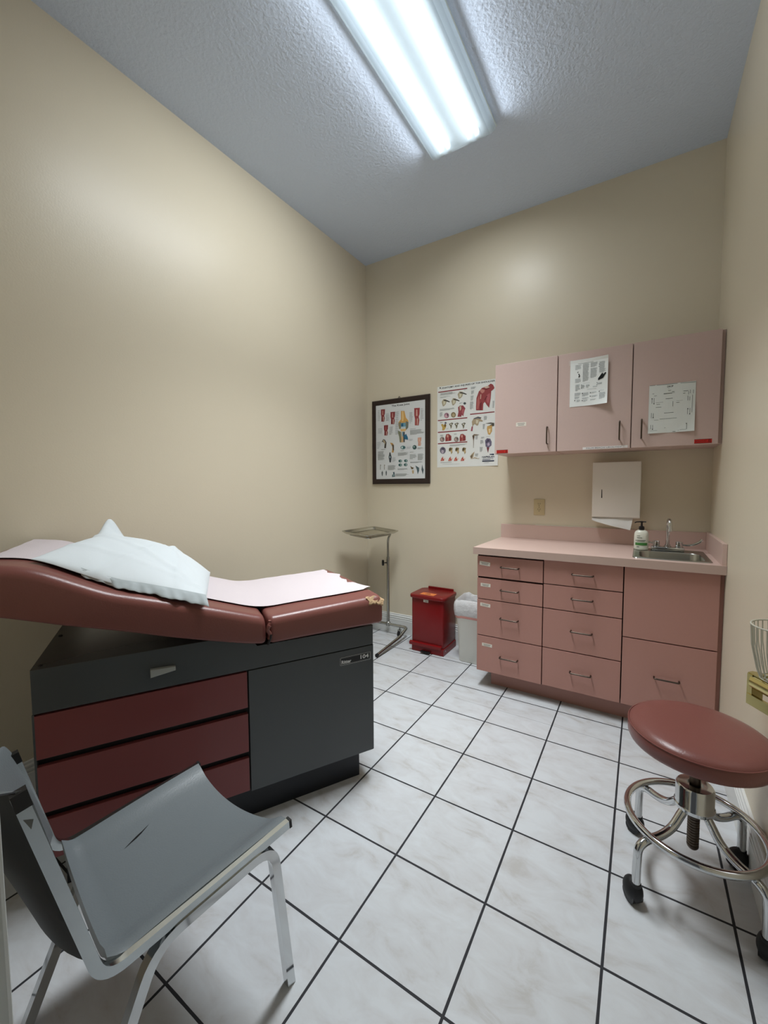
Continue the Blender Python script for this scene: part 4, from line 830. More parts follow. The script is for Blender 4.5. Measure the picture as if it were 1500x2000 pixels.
PRINTS['glove'] = """
p 50565a 44.6,258 130.6,258 130.6,259.4 44.6,259.4
p a4abad 28.4,250.6 63.4,250.6 63.4,252 28.4,252
p a4abad 28.4,247.3 61.7,247.3 61.7,248.7 28.4,248.7
p a4abad 28.4,244 55.4,244 55.4,245.4 28.4,245.4
p a4abad 28.4,240.6 58.1,240.6 58.1,242 28.4,242
p a4abad 28.4,237.3 60.2,237.3 60.2,238.7 28.4,238.7
p a4abad 28.4,234 59.7,234 59.7,235.4 28.4,235.4
p a4abad 28.4,230.6 61.7,230.6 61.7,232 28.4,232
p a4abad 28.4,227.3 59.7,227.3 59.7,228.7 28.4,228.7
p a4abad 28.4,224 43.8,224 43.8,225.4 28.4,225.4
p a4abad 28.6,167.9 56.4,167.9 56.4,169.3 28.6,169.3
p a4abad 28.6,164.6 61.6,164.6 61.6,166 28.6,166
p a4abad 28.6,161.3 57.4,161.3 57.4,162.7 28.6,162.7
p a4abad 28.6,158 60.9,158 60.9,159.4 28.6,159.4
p a4abad 28.6,154.6 62.8,154.6 62.8,156 28.6,156
p a4abad 28.6,151.3 59.7,151.3 59.7,152.7 28.6,152.7
p a4abad 28.6,148 60.1,148 60.1,149.4 28.6,149.4
p a4abad 28.6,144.7 50.7,144.7 50.7,146.1 28.6,146.1
p a4abad 70.6,252.6 101.1,252.6 101.1,254 70.6,254
p a4abad 70.6,249.2 106.6,249.2 106.6,250.6 70.6,250.6
p a4abad 70.6,245.8 102.5,245.8 102.5,247.2 70.6,247.2
p a4abad 70.6,242.4 106.6,242.4 106.6,243.8 70.6,243.8
p a4abad 70.6,239 101,239 101,240.5 70.6,240.5
p a4abad 70.6,235.6 106.2,235.6 106.2,237.1 70.6,237.1
p a4abad 70.6,232.3 105.4,232.3 105.4,233.7 70.6,233.7
p a4abad 70.6,228.9 103.8,228.9 103.8,230.3 70.6,230.3
p a4abad 70.6,225.5 102.3,225.5 102.3,226.9 70.6,226.9
p a4abad 70.6,222.1 99.5,222.1 99.5,223.5 70.6,223.5
p a4abad 70.6,218.7 105.3,218.7 105.3,220.1 70.6,220.1
p a4abad 70.6,215.3 101.5,215.3 101.5,216.7 70.6,216.7
p a4abad 70.6,211.9 104.3,211.9 104.3,213.3 70.6,213.3
p a4abad 70.6,208.5 99.4,208.5 99.4,209.9 70.6,209.9
p a4abad 70.6,205.1 99,205.1 99,206.6 70.6,206.6
p a4abad 70.6,201.7 99.5,201.7 99.5,203.2 70.6,203.2
p a4abad 70.6,198.3 105.6,198.3 105.6,199.8 70.6,199.8
p a4abad 70.6,195 99.8,195 99.8,196.4 70.6,196.4
p a4abad 70.6,191.6 106.5,191.6 106.5,193 70.6,193
p a4abad 70.6,188.2 101.6,188.2 101.6,189.6 70.6,189.6
p a4abad 70.6,184.8 103.5,184.8 103.5,186.2 70.6,186.2
p a4abad 70.6,181.4 101.4,181.4 101.4,182.8 70.6,182.8
p a4abad 70.6,178 103.9,178 103.9,179.4 70.6,179.4
p a4abad 70.6,174.6 99.1,174.6 99.1,176 70.6,176
p a4abad 70.6,171.2 101.9,171.2 101.9,172.6 70.6,172.6
p a4abad 70.6,167.8 106.8,167.8 106.8,169.3 70.6,169.3
p a4abad 70.6,164.4 99.9,164.4 99.9,165.9 70.6,165.9
p a4abad 70.6,161.1 104.2,161.1 104.2,162.5 70.6,162.5
p a4abad 70.6,157.7 101.2,157.7 101.2,159.1 70.6,159.1
p a4abad 70.6,154.3 101,154.3 101,155.7 70.6,155.7
p a4abad 70.6,150.9 98.4,150.9 98.4,152.3 70.6,152.3
p a4abad 70.6,147.5 85.6,147.5 85.6,148.9 70.6,148.9
p a4abad 112.8,252.9 150.8,252.9 150.8,254.2 112.8,254.2
p a4abad 112.8,249.8 149.7,249.8 149.7,251.1 112.8,251.1
p a4abad 112.8,246.7 149.4,246.7 149.4,248 112.8,248
p a4abad 112.8,243.7 149.4,243.7 149.4,245 112.8,245
p a4abad 112.8,240.6 150.9,240.6 150.9,241.9 112.8,241.9
p a4abad 112.8,237.5 143.2,237.5 143.2,238.8 112.8,238.8
p a4abad 112.8,234.4 147.3,234.4 147.3,235.7 112.8,235.7
p a4abad 112.8,231.3 146.4,231.3 146.4,232.6 112.8,232.6
p a4abad 112.8,228.3 137,228.3 137,229.6 112.8,229.6
p a4abad 113.5,219.9 149.9,219.9 149.9,221.2 113.5,221.2
p a4abad 113.5,216.6 148.3,216.6 148.3,218 113.5,218
p a4abad 113.5,213.3 150.2,213.3 150.2,214.7 113.5,214.7
p a4abad 113.5,210 142.3,210 142.3,211.4 113.5,211.4
p a4abad 113.5,206.8 147.3,206.8 147.3,208.1 113.5,208.1
p a4abad 113.5,203.5 147.5,203.5 147.5,204.9 113.5,204.9
p a4abad 113.5,200.2 148.1,200.2 148.1,201.6 113.5,201.6
p a4abad 113.5,196.9 147,196.9 147,198.3 113.5,198.3
p a4abad 113.5,193.6 148.9,193.6 148.9,195 113.5,195
p a4abad 113.5,190.4 144.1,190.4 144.1,191.7 113.5,191.7
p a4abad 113.5,187.1 149.8,187.1 149.8,188.5 113.5,188.5
p a4abad 113.5,183.8 145,183.8 145,185.2 113.5,185.2
p a4abad 113.5,180.5 146.8,180.5 146.8,181.9 113.5,181.9
p a4abad 113.5,177.3 149.5,177.3 149.5,178.6 113.5,178.6
p a4abad 113.5,174 147.8,174 147.8,175.4 113.5,175.4
p a4abad 113.5,170.7 144.1,170.7 144.1,172.1 113.5,172.1
p a4abad 113.5,167.4 143.4,167.4 143.4,168.8 113.5,168.8
p a4abad 113.5,164.1 133.1,164.1 133.1,165.5 113.5,165.5
p a4abad 27.1,81.6 59.7,81.6 59.7,82.9 27.1,82.9
p a4abad 27.1,78.3 63.1,78.3 63.1,79.7 27.1,79.7
p a4abad 27.1,75 62.2,75 62.2,76.4 27.1,76.4
p a4abad 27.1,71.8 57.7,71.8 57.7,73.1 27.1,73.1
p a4abad 27.1,68.5 57.7,68.5 57.7,69.9 27.1,69.9
p a4abad 27.1,65.2 53.3,65.2 53.3,66.6 27.1,66.6
p a4abad 27.6,58.7 54.5,58.7 54.5,59.9 27.6,59.9
p a4abad 27.6,55.9 55.6,55.9 55.6,57.1 27.6,57.1
p a4abad 27.6,53 52.3,53 52.3,54.2 27.6,54.2
p a4abad 27.6,50.1 53.7,50.1 53.7,51.3 27.6,51.3
p a4abad 27.6,47.3 47.8,47.3 47.8,48.5 27.6,48.5
p a4abad 69.6,78.1 105.2,78.1 105.2,79.4 69.6,79.4
p a4abad 69.6,74.8 104.5,74.8 104.5,76.2 69.6,76.2
p a4abad 69.6,71.5 102.1,71.5 102.1,72.9 69.6,72.9
p a4abad 69.6,68.3 107.7,68.3 107.7,69.6 69.6,69.6
p a4abad 69.6,65 104.6,65 104.6,66.4 69.6,66.4
p a4abad 69.6,61.7 100.1,61.7 100.1,63.1 69.6,63.1
p a4abad 69.6,58.4 86.1,58.4 86.1,59.8 69.6,59.8
p a4abad 70.2,48.3 105.4,48.3 105.4,49.5 70.2,49.5
p a4abad 70.2,45.3 105.5,45.3 105.5,46.6 70.2,46.6
p a4abad 70.2,42.4 97.4,42.4 97.4,43.6 70.2,43.6
p a4abad 77,35.1 101.6,35.1 101.6,36.4 77,36.4
p a4abad 77,32 99.6,32 99.6,33.3 77,33.3
p a4abad 77,28.9 98.1,28.9 98.1,30.2 77,30.2
p a4abad 77,25.9 90.7,25.9 90.7,27.2 77,27.2
p a4abad 39.5,39.2 56.7,39.2 56.7,40.7 39.5,40.7
p a4abad 39.5,35.6 60.4,35.6 60.4,37.1 39.5,37.1
p a4abad 39.5,32.1 60.2,32.1 60.2,33.6 39.5,33.6
p a4abad 39.5,28.5 54.6,28.5 54.6,30 39.5,30
p a4abad 119.2,77.3 147.7,77.3 147.7,78.5 119.2,78.5
p a4abad 119.2,74.4 148.5,74.4 148.5,75.6 119.2,75.6
p a4abad 119.2,71.5 138,71.5 138,72.7 119.2,72.7
p a4abad 121.3,56.4 155.4,56.4 155.4,57.5 121.3,57.5
p a4abad 121.3,53.8 148.7,53.8 148.7,54.9 121.3,54.9
p a4abad 121.3,51.2 154.1,51.2 154.1,52.3 121.3,52.3
p a4abad 121.3,48.6 144.6,48.6 144.6,49.7 121.3,49.7
p a4abad 115.4,33.9 146.3,33.9 146.3,35.4 115.4,35.4
p a4abad 115.4,30.4 142.7,30.4 142.7,31.9 115.4,31.9
p a4abad 160.5,248.8 189.5,248.8 189.5,251.1 160.5,251.1
p a4abad 160.5,243.4 191.8,243.4 191.8,245.7 160.5,245.7
p a4abad 160.5,238 188.5,238 188.5,240.2 160.5,240.2
p a4abad 160.5,232.5 188,232.5 188,234.8 160.5,234.8
p a4abad 160.5,227.1 187.4,227.1 187.4,229.4 160.5,229.4
p a4abad 160.5,221.7 189.9,221.7 189.9,223.9 160.5,223.9
p a4abad 160.5,216.2 188.2,216.2 188.2,218.5 160.5,218.5
p a4abad 160.5,210.8 187.7,210.8 187.7,213.1 160.5,213.1
p a4abad 160.5,205.4 195.9,205.4 195.9,207.6 160.5,207.6
p a4abad 160.5,199.9 189.7,199.9 189.7,202.2 160.5,202.2
p a4abad 160.5,194.5 195,194.5 195,196.8 160.5,196.8
p a4abad 160.5,189.1 184.7,189.1 184.7,191.3 160.5,191.3
p a4abad 163.3,68 195,68 195,69.5 163.3,69.5
p a4abad 163.3,64.3 194.4,64.3 194.4,65.9 163.3,65.9
p a4abad 163.3,60.7 196.9,60.7 196.9,62.2 163.3,62.2
p a4abad 163.3,57.1 196.3,57.1 196.3,58.6 163.3,58.6
p a4abad 163.3,53.5 194.9,53.5 194.9,55 163.3,55
p a4abad 163.3,49.9 193.6,49.9 193.6,51.4 163.3,51.4
p a4abad 163.3,46.2 194.7,46.2 194.7,47.8 163.3,47.8
p a4abad 163.3,42.6 195,42.6 195,44.1 163.3,44.1
p a4abad 163.3,39 193.5,39 193.5,40.5 163.3,40.5
p a4abad 163.3,35.4 193.1,35.4 193.1,36.9 163.3,36.9
p a4abad 163.3,31.8 179,31.8 179,33.3 163.3,33.3
p a4abad 164.5,81.6 189.6,81.6 189.6,83.1 164.5,83.1
p a4abad 30.9,129.3 55.2,129.3 55.2,132.7 30.9,132.7
p a4abad 30.9,121.1 52.3,121.1 52.3,124.5 30.9,124.5
p a4abad 30.9,113 53,113 53,116.4 30.9,116.4
p a4abad 30.9,104.8 57.9,104.8 57.9,108.3 30.9,108.3
p a4abad 30.9,96.7 44.9,96.7 44.9,100.1 30.9,100.1
p a4abad 63.7,123.8 81.5,123.8 81.5,126.8 63.7,126.8
p a4abad 63.7,116.8 83,116.8 83,119.8 63.7,119.8
p a4abad 63.7,109.8 79.3,109.8 79.3,112.7 63.7,112.7
p a4abad 89.5,122.9 109.4,122.9 109.4,125.3 89.5,125.3
p a4abad 89.5,117 109.7,117 109.7,119.5 89.5,119.5
p a4abad 89.5,111.2 103.1,111.2 103.1,113.7 89.5,113.7
p a4abad 151,126.5 176.9,126.5 176.9,129.1 151,129.1
p a4abad 151,120.5 176.7,120.5 176.7,123 151,123
p a4abad 127.9,108.4 151.5,108.4 151.5,111.3 127.9,111.3
p a4abad 98.1,97 147.7,97 147.7,98.5 98.1,98.5
p a4abad 74.8,135.9 110.7,135.9 110.7,136.8 74.8,136.8
p 101416 155.1,153.8 162.6,164.7 176.1,183.3 182.2,182.3 180.9,174 194.4,185.6 199.1,181.5 190.3,165.8 182.9,153.2 169.2,148.4 156.1,143.3
p 5c6468 176.2,176.4 180.1,177.5 178.7,169.2 176.4,169.6
p 20282a 45.9,197.3 50.8,198.4 55.9,185.4 55.3,176.7 48,176 46.3,180.6 50.3,184.4
p 4a5254 40.1,205.2 44,211.7 47.3,209.4 43.4,203
p 202628 73.9,76 73.6,74.7 72.9,73.7 71.9,73.2 70.8,73.3 69.7,74.1 69,75.3 68.7,76.7 68.9,78 69.6,79 70.6,79.5 71.8,79.4 72.8,78.6 73.6,77.4
p 202628 117.9,75 117.6,73.6 117,72.6 115.9,72.1 114.8,72.3 113.8,73 113.1,74.2 112.8,75.6 113,76.9 113.7,77.9 114.7,78.4 115.8,78.3 116.8,77.5 117.6,76.3
p 202628 117.9,54.1 117.6,52.8 117,51.8 116,51.3 114.8,51.4 113.8,52.1 113.1,53.3 112.8,54.7 113,56 113.7,57 114.7,57.5 115.8,57.4 116.8,56.7 117.6,55.5
p 202628 166.4,76.7 166.2,75.4 165.5,74.4 164.5,73.9 163.4,74 162.4,74.7 161.7,75.9 161.4,77.3 161.6,78.6 162.3,79.6 163.3,80.1 164.4,79.9 165.4,79.2 166.1,78
p 202628 32,36.9 31.8,35.5 31.1,34.5 30,34 28.9,34.2 27.8,34.9 27,36.1 26.7,37.5 27,38.9 27.7,39.9 28.7,40.4 29.9,40.3 31,39.5 31.7,38.3
p 202628 74,32.1 73.8,30.8 73.1,29.7 72.1,29.2 70.9,29.4 69.9,30.1 69.1,31.3 68.8,32.7 69.1,34.1 69.8,35.1 70.8,35.6 71.9,35.4 73,34.7 73.7,33.5
p 40484a 162.1,237.5 161.9,236.5 161.4,235.8 160.6,235.5 159.7,235.7 158.9,236.2 158.3,237.1 158.1,238.1 158.3,239 158.8,239.7 159.6,240 160.5,239.9 161.3,239.3 161.9,238.5
p 40484a 161.6,224.7 161.5,223.8 160.9,223.1 160.1,222.8 159.2,222.9 158.4,223.5 157.8,224.4 157.6,225.4 157.8,226.3 158.3,227 159.1,227.3 160,227.2 160.8,226.6 161.4,225.7
p 40484a 67.4,127.7 67.2,126.7 66.6,126 65.8,125.7 64.9,125.8 64,126.4 63.4,127.2 63.2,128.3 63.4,129.2 63.9,129.9 64.8,130.3 65.7,130.2 66.6,129.6 67.2,128.7
p 40484a 67.6,117.2 67.4,116.2 66.9,115.5 66,115.1 65.1,115.3 64.2,115.8 63.6,116.7 63.4,117.7 63.6,118.7 64.2,119.4 65,119.7 65.9,119.6 66.8,119 67.4,118.2
p 40484a 67.8,107.5 67.7,106.5 67.1,105.8 66.3,105.5 65.3,105.6 64.5,106.1 63.9,107 63.6,108 63.8,109 64.4,109.7 65.2,110.1 66.2,109.9 67,109.4 67.6,108.5
p 40484a 152.2,130.1 152.1,129.2 151.5,128.5 150.7,128.1 149.8,128.3 149,128.8 148.4,129.7 148.2,130.7 148.3,131.6 148.9,132.3 149.7,132.6 150.6,132.5 151.4,132 152,131.1
p 40484a 151.7,118.1 151.6,117.2 151,116.5 150.2,116.2 149.3,116.3 148.5,116.8 147.9,117.7 147.7,118.7 147.9,119.6 148.4,120.3 149.2,120.7 150.1,120.5 150.9,120 151.5,119.1
"""
PRINTS['chart'] = """
t 1c2020 84.8,250.4,27.3,9.5 DROP
p 444a4a 88.4,244.6 94.9,244.6 94.9,245.4 88.4,245.4
p 565e5e 88.7,234.6 102.6,234.6 102.6,236 88.7,236
p 565e5e 90.4,229.3 100.7,229.3 100.7,230.9 90.4,230.9
p 565e5e 68.7,217.8 119.4,217.8 119.4,219.5 68.7,219.5
p 565e5e 68.7,215 107.7,215 107.7,216.7 68.7,216.7
p 565e5e 106.2,223.7 118.1,223.7 118.1,226 106.2,226
p 565e5e 79.1,187.2 111.4,187.2 111.4,189.8 79.1,189.8
p 565e5e 36.8,160.1 53.5,160.1 53.5,162.3 36.8,162.3
p 565e5e 128.3,161.3 143,161.3 143,163.6 128.3,163.6
p 565e5e 73.5,108.8 117.5,108.8 117.5,111 73.5,111
p 565e5e 53.8,77.2 132.8,77.2 132.8,78.9 53.8,78.9
p 565e5e 34.1,143.8 60,143.8 60,145.7 34.1,145.7
p 565e5e 116.1,3 129.4,3 129.4,5.2 116.1,5.2
p 565e5e 139.3,8.1 143.5,8.1 143.5,9.4 139.3,9.4
p 565e5e 28.1,73.5 48.4,73.5 48.4,74.7 28.1,74.7
p 565e5e 158.6,219.9 180.8,219.9 180.8,222.2 158.6,222.2
p 565e5e 157.5,208 167.2,208 167.2,210.3 157.5,210.3
p 565e5e 15.6,222.5 24.2,222.5 24.2,224.2 15.6,224.2
p 565e5e 24.1,210 36.7,210 36.7,211.7 24.1,211.7
p 565e5e 77.6,27.5 82.5,27.5 82.5,29.2 77.6,29.2
p 565e5e 10.2,14.3 44,14.3 44,15.5 10.2,15.5
p 565e5e 33.3,170.6 68.1,170.6 68.1,171.7 33.3,171.7
p 565e5e 128,171.7 157.1,171.7 157.1,172.5 128,172.5
p 6a7272 13.9,169.4 15.9,169.4 15.9,198.2 13.9,198.2
p 6a7272 23.7,164.5 25.6,164.5 25.6,199 23.7,199
p 6a7272 178.5,167.8 180.3,167.8 180.3,193.7 178.5,193.7
p 6a7272 186.9,166.9 188.7,166.9 188.7,189 186.9,189
p 6a7272 188,205.4 189.8,205.4 189.8,225.6 188,225.6
p 6a7272 180.7,200.7 182.5,200.7 182.5,217.4 180.7,217.4
p 6a7272 179.2,93.9 181,93.9 181,125.4 179.2,125.4
p 6a7272 189.7,92.9 191.5,92.9 191.5,126.2 189.7,126.2
p 6a7272 13.1,86.9 15,86.9 15,115.8 13.1,115.8
p 6a7272 22.1,88 24.1,88 24.1,113 22.1,113
p 6a7272 11.8,23.4 13.7,23.4 13.7,48.6 11.8,48.6
p 6a7272 20.8,22.7 22.7,22.7 22.7,47.8 20.8,47.8
p 6a7272 177.2,12.5 179.1,12.5 179.1,44.1 177.2,44.1
p 6a7272 198.6,101 200.4,101 200.4,196.8 198.6,196.8
p 6a7272 111.8,143.6 113.7,143.6 113.7,171.8 111.8,171.8
p 6a7272 202.2,203.6 204,203.6 204,223.8 202.2,223.8
p 343a3a 17.4,195.9 17.2,194.6 16.5,193.6 15.5,193.1 14.3,193.3 13.3,194 12.5,195.1 12.2,196.5 12.4,197.8 13.1,198.8 14.2,199.2 15.3,199.1 16.4,198.4 17.1,197.2
p 343a3a 27.2,167.1 27,165.8 26.3,164.8 25.3,164.3 24.1,164.4 23,165.1 22.3,166.3 22,167.6 22.2,168.9 22.9,169.9 23.9,170.4 25.1,170.3 26.1,169.6 26.9,168.4
p 343a3a 183.2,123.2 183,121.9 182.3,120.9 181.4,120.5 180.3,120.6 179.3,121.2 178.6,122.3 178.3,123.7 178.5,124.9 179.2,125.9 180.1,126.4 181.2,126.2 182.2,125.6 182.9,124.5
p 343a3a 192.4,93.6 192.2,92.4 191.6,91.4 190.6,90.9 189.5,91 188.5,91.7 187.8,92.8 187.6,94.1 187.8,95.4 188.4,96.3 189.3,96.8 190.4,96.7 191.4,96 192.1,94.9
p 343a3a 25.4,89.7 25.2,88.4 24.5,87.4 23.5,86.9 22.3,87 21.2,87.7 20.5,88.8 20.2,90.2 20.4,91.5 21.1,92.5 22.1,93 23.3,92.9 24.3,92.2 25.1,91.1
p 343a3a 24.1,23.5 23.9,22.2 23.2,21.2 22.1,20.6 21,20.7 19.9,21.4 19.1,22.5 18.8,23.9 19.1,25.2 19.8,26.2 20.8,26.8 22,26.7 23,26 23.8,24.9
p 343a3a 179.7,43 179.5,41.7 178.9,40.7 177.9,40.2 176.8,40.3 175.8,41 175.1,42.1 174.8,43.4 175,44.7 175.7,45.6 176.6,46.1 177.7,46 178.7,45.4 179.4,44.3
p 8a9292 2.9,271.3 211.2,265.4 211.3,263.1 2.9,268.8
p 7c8484 148.5,11.4 177.6,11.4 177.6,12.9 148.5,12.9
"""
# ------------------------------------------------------------------ the room
YF = -3.03                     # inner face of the entrance wall, doorway x 1.64 .. 2.44
struct('floor', box(new(), -.12, W + .12, -4.6, .12, -.1, 0), M['floor'])
struct('ceiling', box(new(), -.12, W + .12, YF - .12, .12, H, H + .1), M['ceiling'])
struct('wall_left', box(new(), -.12, 0, YF - .12, .12, 0, H), M['wall'])
struct('wall_back', box(new(), 0, W, 0, .12, 0, H), M['wall'])
struct('wall_right', box(new(), W, W + .12, YF - .12, .12, 0, H), M['wall'])
bm = new()
prism(bm, [(0, 0), (1.64, 0), (1.64, 2.06), (2.44, 2.06), (2.44, 0), (W, 0), (W, H), (0, H)], 'y', YF, YF - .12)
struct('wall_front', bm, M['wall'])

def board_profile(t=.016, h=.172):
    return [(0, 0), (t, 0), (t, h * .70), (t * .72, h * .72), (t * .95, h * .76), (t * .95, h * .80), (t * .6, h * .82), (t * .85, h * .86), (t * .85, h * .90), (t * .5, h * .93), (t * .55, h * .985), (t * .3, h), (0, h)]
bm = new(); prism(bm, [(a, b) for a, b in board_profile()], 'y', YF, 0)
struct('baseboard_left', bm, M['baseboard'])
bm = new(); prism(bm, [(-a, b) for a, b in board_profile()], 'x', .016, 1.255)
struct('baseboard_back', bm, M['baseboard'])
bm = new(); prism(bm, [(W - a, b) for a, b in board_profile()], 'y', YF, -.60)
struct('baseboard_right', bm, M['baseboard'])
bm = new(); prism(bm, [(YF + a, b) for a, b in board_profile()], 'x', .016, 1.57)
struct('baseboard_front', bm, M['baseboard'])
# door jamb and casing of the doorway the room is seen from
d = new()
box(d, 1.64, 1.66, YF - .125, YF + .004, 0, 2.06, .002); box(d, 2.42, 2.44, YF - .125, YF + .004, 0, 2.06, .002); box(d, 1.64, 2.44, YF - .125, YF + .004, 2.04, 2.06, .002)
jamb = struct('door_1', d, M['white_paint'])
for nm, x0, x1, z0, z1 in (('door_casing', 1.575, 1.652, 0, 2.12), ('door_casing', 2.43, 2.50, 0, 2.12), ('door_casing', 1.575, 2.50, 2.05, 2.12)):
    struct(nm, box(new(), x0, x1, YF, YF + .016, z0, z1, .004), M['white_paint'], jamb)

# ------------------------------------------------------------------ the ceiling lamp
LX0, LX1, LY0, LY1 = 1.036, 1.424, -2.035, -.806
lamp = thing('ceiling_lamp', 'long fluorescent wraparound lamp glowing on the ceiling', 'lamp', ((LX0 + LX1) / 2, (LY0 + LY1) / 2, H))
def off(bm):
    bmesh.ops.translate(bm, vec=(-(LX0 + LX1) / 2, -(LY0 + LY1) / 2, -H), verts=bm.verts); return bm
bm = new(); box(bm, LX0 + .05, LX1 - .05, LY0 + .02, LY1 - .02, H - .028, H - .001, .004)
obj('housing', off(bm), M['lamp_body'], lamp)
# lens: an open tray of acrylic with sloping sides
bm = new()
R0 = [(LX0, LY0), (LX1, LY0), (LX1, LY1), (LX0, LY1)]
ins = lambda k: [(LX0 + k, LY0 + k * .7), (LX1 - k, LY0 + k * .7), (LX1 - k, LY1 - k * .7), (LX0 + k, LY1 - k * .7)]
lev = [(0, H - .018), (.008, H - .040), (.026, H - .060), (.058, H - .072), (.095, H - .076)]
rings = [[bm.verts.new((x, y, z)) for x, y in ins(k)] for k, z in lev]
for A, B in zip(rings, rings[1:]):
    for i in range(4): bm.faces.new((A[i], A[(i + 1) % 4], B[(i + 1) % 4], B[i]))
bm.faces.new(rings[-1])
obj('diffuser', off(bm), M['lens'], lamp)
bm = new()
for a, b in (((LX0, LY0), (LX0, LY1)), ((LX1, LY0), (LX1, LY1)), ((LX0, LY1), (LX1, LY1)), ((LX0, LY0), (LX1, LY0))):
    tube(bm, [(*a, H - .016), (*b, H - .016)], .004, 6)
obj('diffuser_rim', off(bm), mat('clear_lens_rim', (225, 238, 240), .2), lamp)
TUBE = emitter('fluorescent_tube', (.80, .92, 1.0), 3.)
for x in (LX0 + .088, LX0 + .132, LX1 - .132, LX1 - .088):
    bm = new(); tube(bm, [(x, LY0 + .06, H - .050), (x, LY1 - .06, H - .050)], .0125, 10)
    obj('tube', off(bm), TUBE, lamp)
    for y in (LY0 + .045, LY1 - .045):
        bm = new(); box(bm, x - .012, x + .012, y - .012, y + .012, H - .066, H - .028, .002)
        obj('socket', off(bm), M['lamp_body'], lamp)

# area lights added just outside the lens; they brighten the room beyond the tubes' output
def lobe(name, sx, sy, watts, spread, loc, rot):
    al = bpy.data.lights.new(name, 'AREA'); al.shape = 'RECTANGLE'; al.size = sx; al.size_y = sy; al.energy = watts
    al.color = (.93, .975, 1.); al.spread = math.radians(spread)
    ao = bpy.data.objects.new(name, al); C.objects.link(ao); ao.parent = lamp; ao.location = loc; ao.rotation_euler = rot
    return ao
hw, hl = (LX1 - LX0) / 2, (LY1 - LY0) / 2
lobe('added_beam', .30, 1.16, 22.5, 94, (0, 0, -.0795), (0, 0, 0))
lobe('added_side_lobe', .05, 1.16, 6.5, 124, (-hw - .010, 0, -.045), (0, math.radians(37), 0))
lobe('added_side_lobe', .05, 1.16, 1.35, 126, (hw + .010, 0, -.045), (0, math.radians(-80), 0))
lobe('added_side_lobe', .05, 1.16, 1.2, 130, (-hw - .011, 0, -.045), (0, math.radians(82), 0))
lobe('added_end_lobe', .30, .07, 2.3, 122, (0, hl + .008, -.055), (math.radians(30), 0, 0))

# ------------------------------------------------------------------ camera, world, view
cam_d = bpy.data.cameras.new('camera'); cam = bpy.data.objects.new('camera', cam_d); C.objects.link(cam)
cam_d.sensor_fit = 'VERTICAL'; cam_d.sensor_height = 36.; cam_d.sensor_width = 27.
cam_d.lens = 799.98 / 2000 * 36; cam_d.clip_start = .02
cam.rotation_mode = 'QUATERNION'
Rm = Matrix.Rotation(.5614, 3, 'Z') @ Matrix.Rotation(1.5095, 3, 'X') @ Matrix.Rotation(-.0054, 3, 'Z')
cam.location = (2.1513, -3.1319, 1.3097); cam.rotation_quaternion = Rm.to_quaternion()
scene.camera = cam
w = bpy.data.worlds.new('ambient_fill'); scene.world = w; w.use_nodes = True  # even background fill, added to reach the room through the open doorway
bg = w.node_tree.nodes['Background']; bg.inputs['Color'].default_value = (.92, .96, 1.0, 1); bg.inputs['Strength'].default_value = .06
scene.view_settings.view_transform = 'Standard'; scene.view_settings.look = 'None'
scene.view_settings.exposure = .06; scene.view_settings.gamma = 1.; scene.view_settings.use_curve_mapping = False
# ------------------------------------------------------------------ cabinets along the back wall
def pull(x, y, z, ln, vertical=False, parent=None):
    """A bent wire pull standing off a front at y (the front faces -y)."""
    bm = new(); h = ln / 2; d = .026
    if vertical: pts = [(x, y + .002, z - h), (x, y - d, z - h), (x, y - d, z + h), (x, y + .002, z + h)]
    else: pts = [(x - h, y + .002, z), (x - h, y - d, z), (x + h, y - d, z), (x + h, y + .002, z)]
    tube(bm, arc(pts, .008, 4), .0042, 10)
    return obj('handle', bm, M['pull'], parent, 40)

def ink_label(parent, x, y, z, w, h, rot=0., name='label_sticker', lines=2):
    """A paper sticker on a front; face looks to -y."""
    bm = new()
    R = Matrix.Rotation(rot, 4, 'Y'); T = Matrix.Translation((x, y, z))
    box(bm, -w / 2, w / 2, -.0007, .0002, -h / 2, h / 2)
    n0 = len(bm.faces)
    for k in range(lines):
        zz = h * (.18 - .36 * k / max(1, lines - 1)) if lines > 1 else 0
        ww = w * (.36 - .06 * k)
        vs = [bm.verts.new(p) for p in ((-ww, -.0011, zz - h * .08), (ww, -.0011, zz - h * .08), (ww, -.0011, zz + h * .08), (-ww, -.0011, zz + h * .08))]
        f = bm.faces.new(vs); f.material_index = 1
    bmesh.ops.transform(bm, matrix=T @ R, verts=bm.verts)
    return obj(name, bm, [M['label'], M['label_ink']], parent)

YD = -.597                     # drawer fronts
FT = .018                      # front thickness
def local(th):                 # geometry below is written in room coordinates
    return Matrix.Translation(-th.location)
_obj = obj
def robj(th, name, bm, m, parent=None, **k):
    bmesh.ops.translate(bm, vec=-th.location, verts=bm.verts)
    return _obj(name, bm, m, parent or th, **k)

def base_unit(name, label, x0, x1, hollow=False):
    th = thing(name, label, 'cabinet', ((x0 + x1) / 2, -.30, 0), group='pink base cabinets under the worktop')
    bm = new()
    if hollow:                     # open inside, for the sink bowl
        box(bm, x0 + .002, x1 - .003, YD + FT + .001, YD + FT + .014, .108, .877); box(bm, x0 + .002, x0 + .018, YD + FT + .014, -.003, .108, .877)
        box(bm, x1 - .018, x1 - .003, YD + FT + .014, -.003, .108, .877); box(bm, x0 + .018, x1 - .018, YD + FT + .014, -.003, .108, .126); box(bm, x0 + .018, x1 - .018, -.012, -.003, .126, .877)
    else: box(bm, x0 + .002, x1 - .0005, YD + FT + .001, -.003, .108, .877, .001)
    robj(th, 'carcass', bm, [M['gap_shade']])
    return th

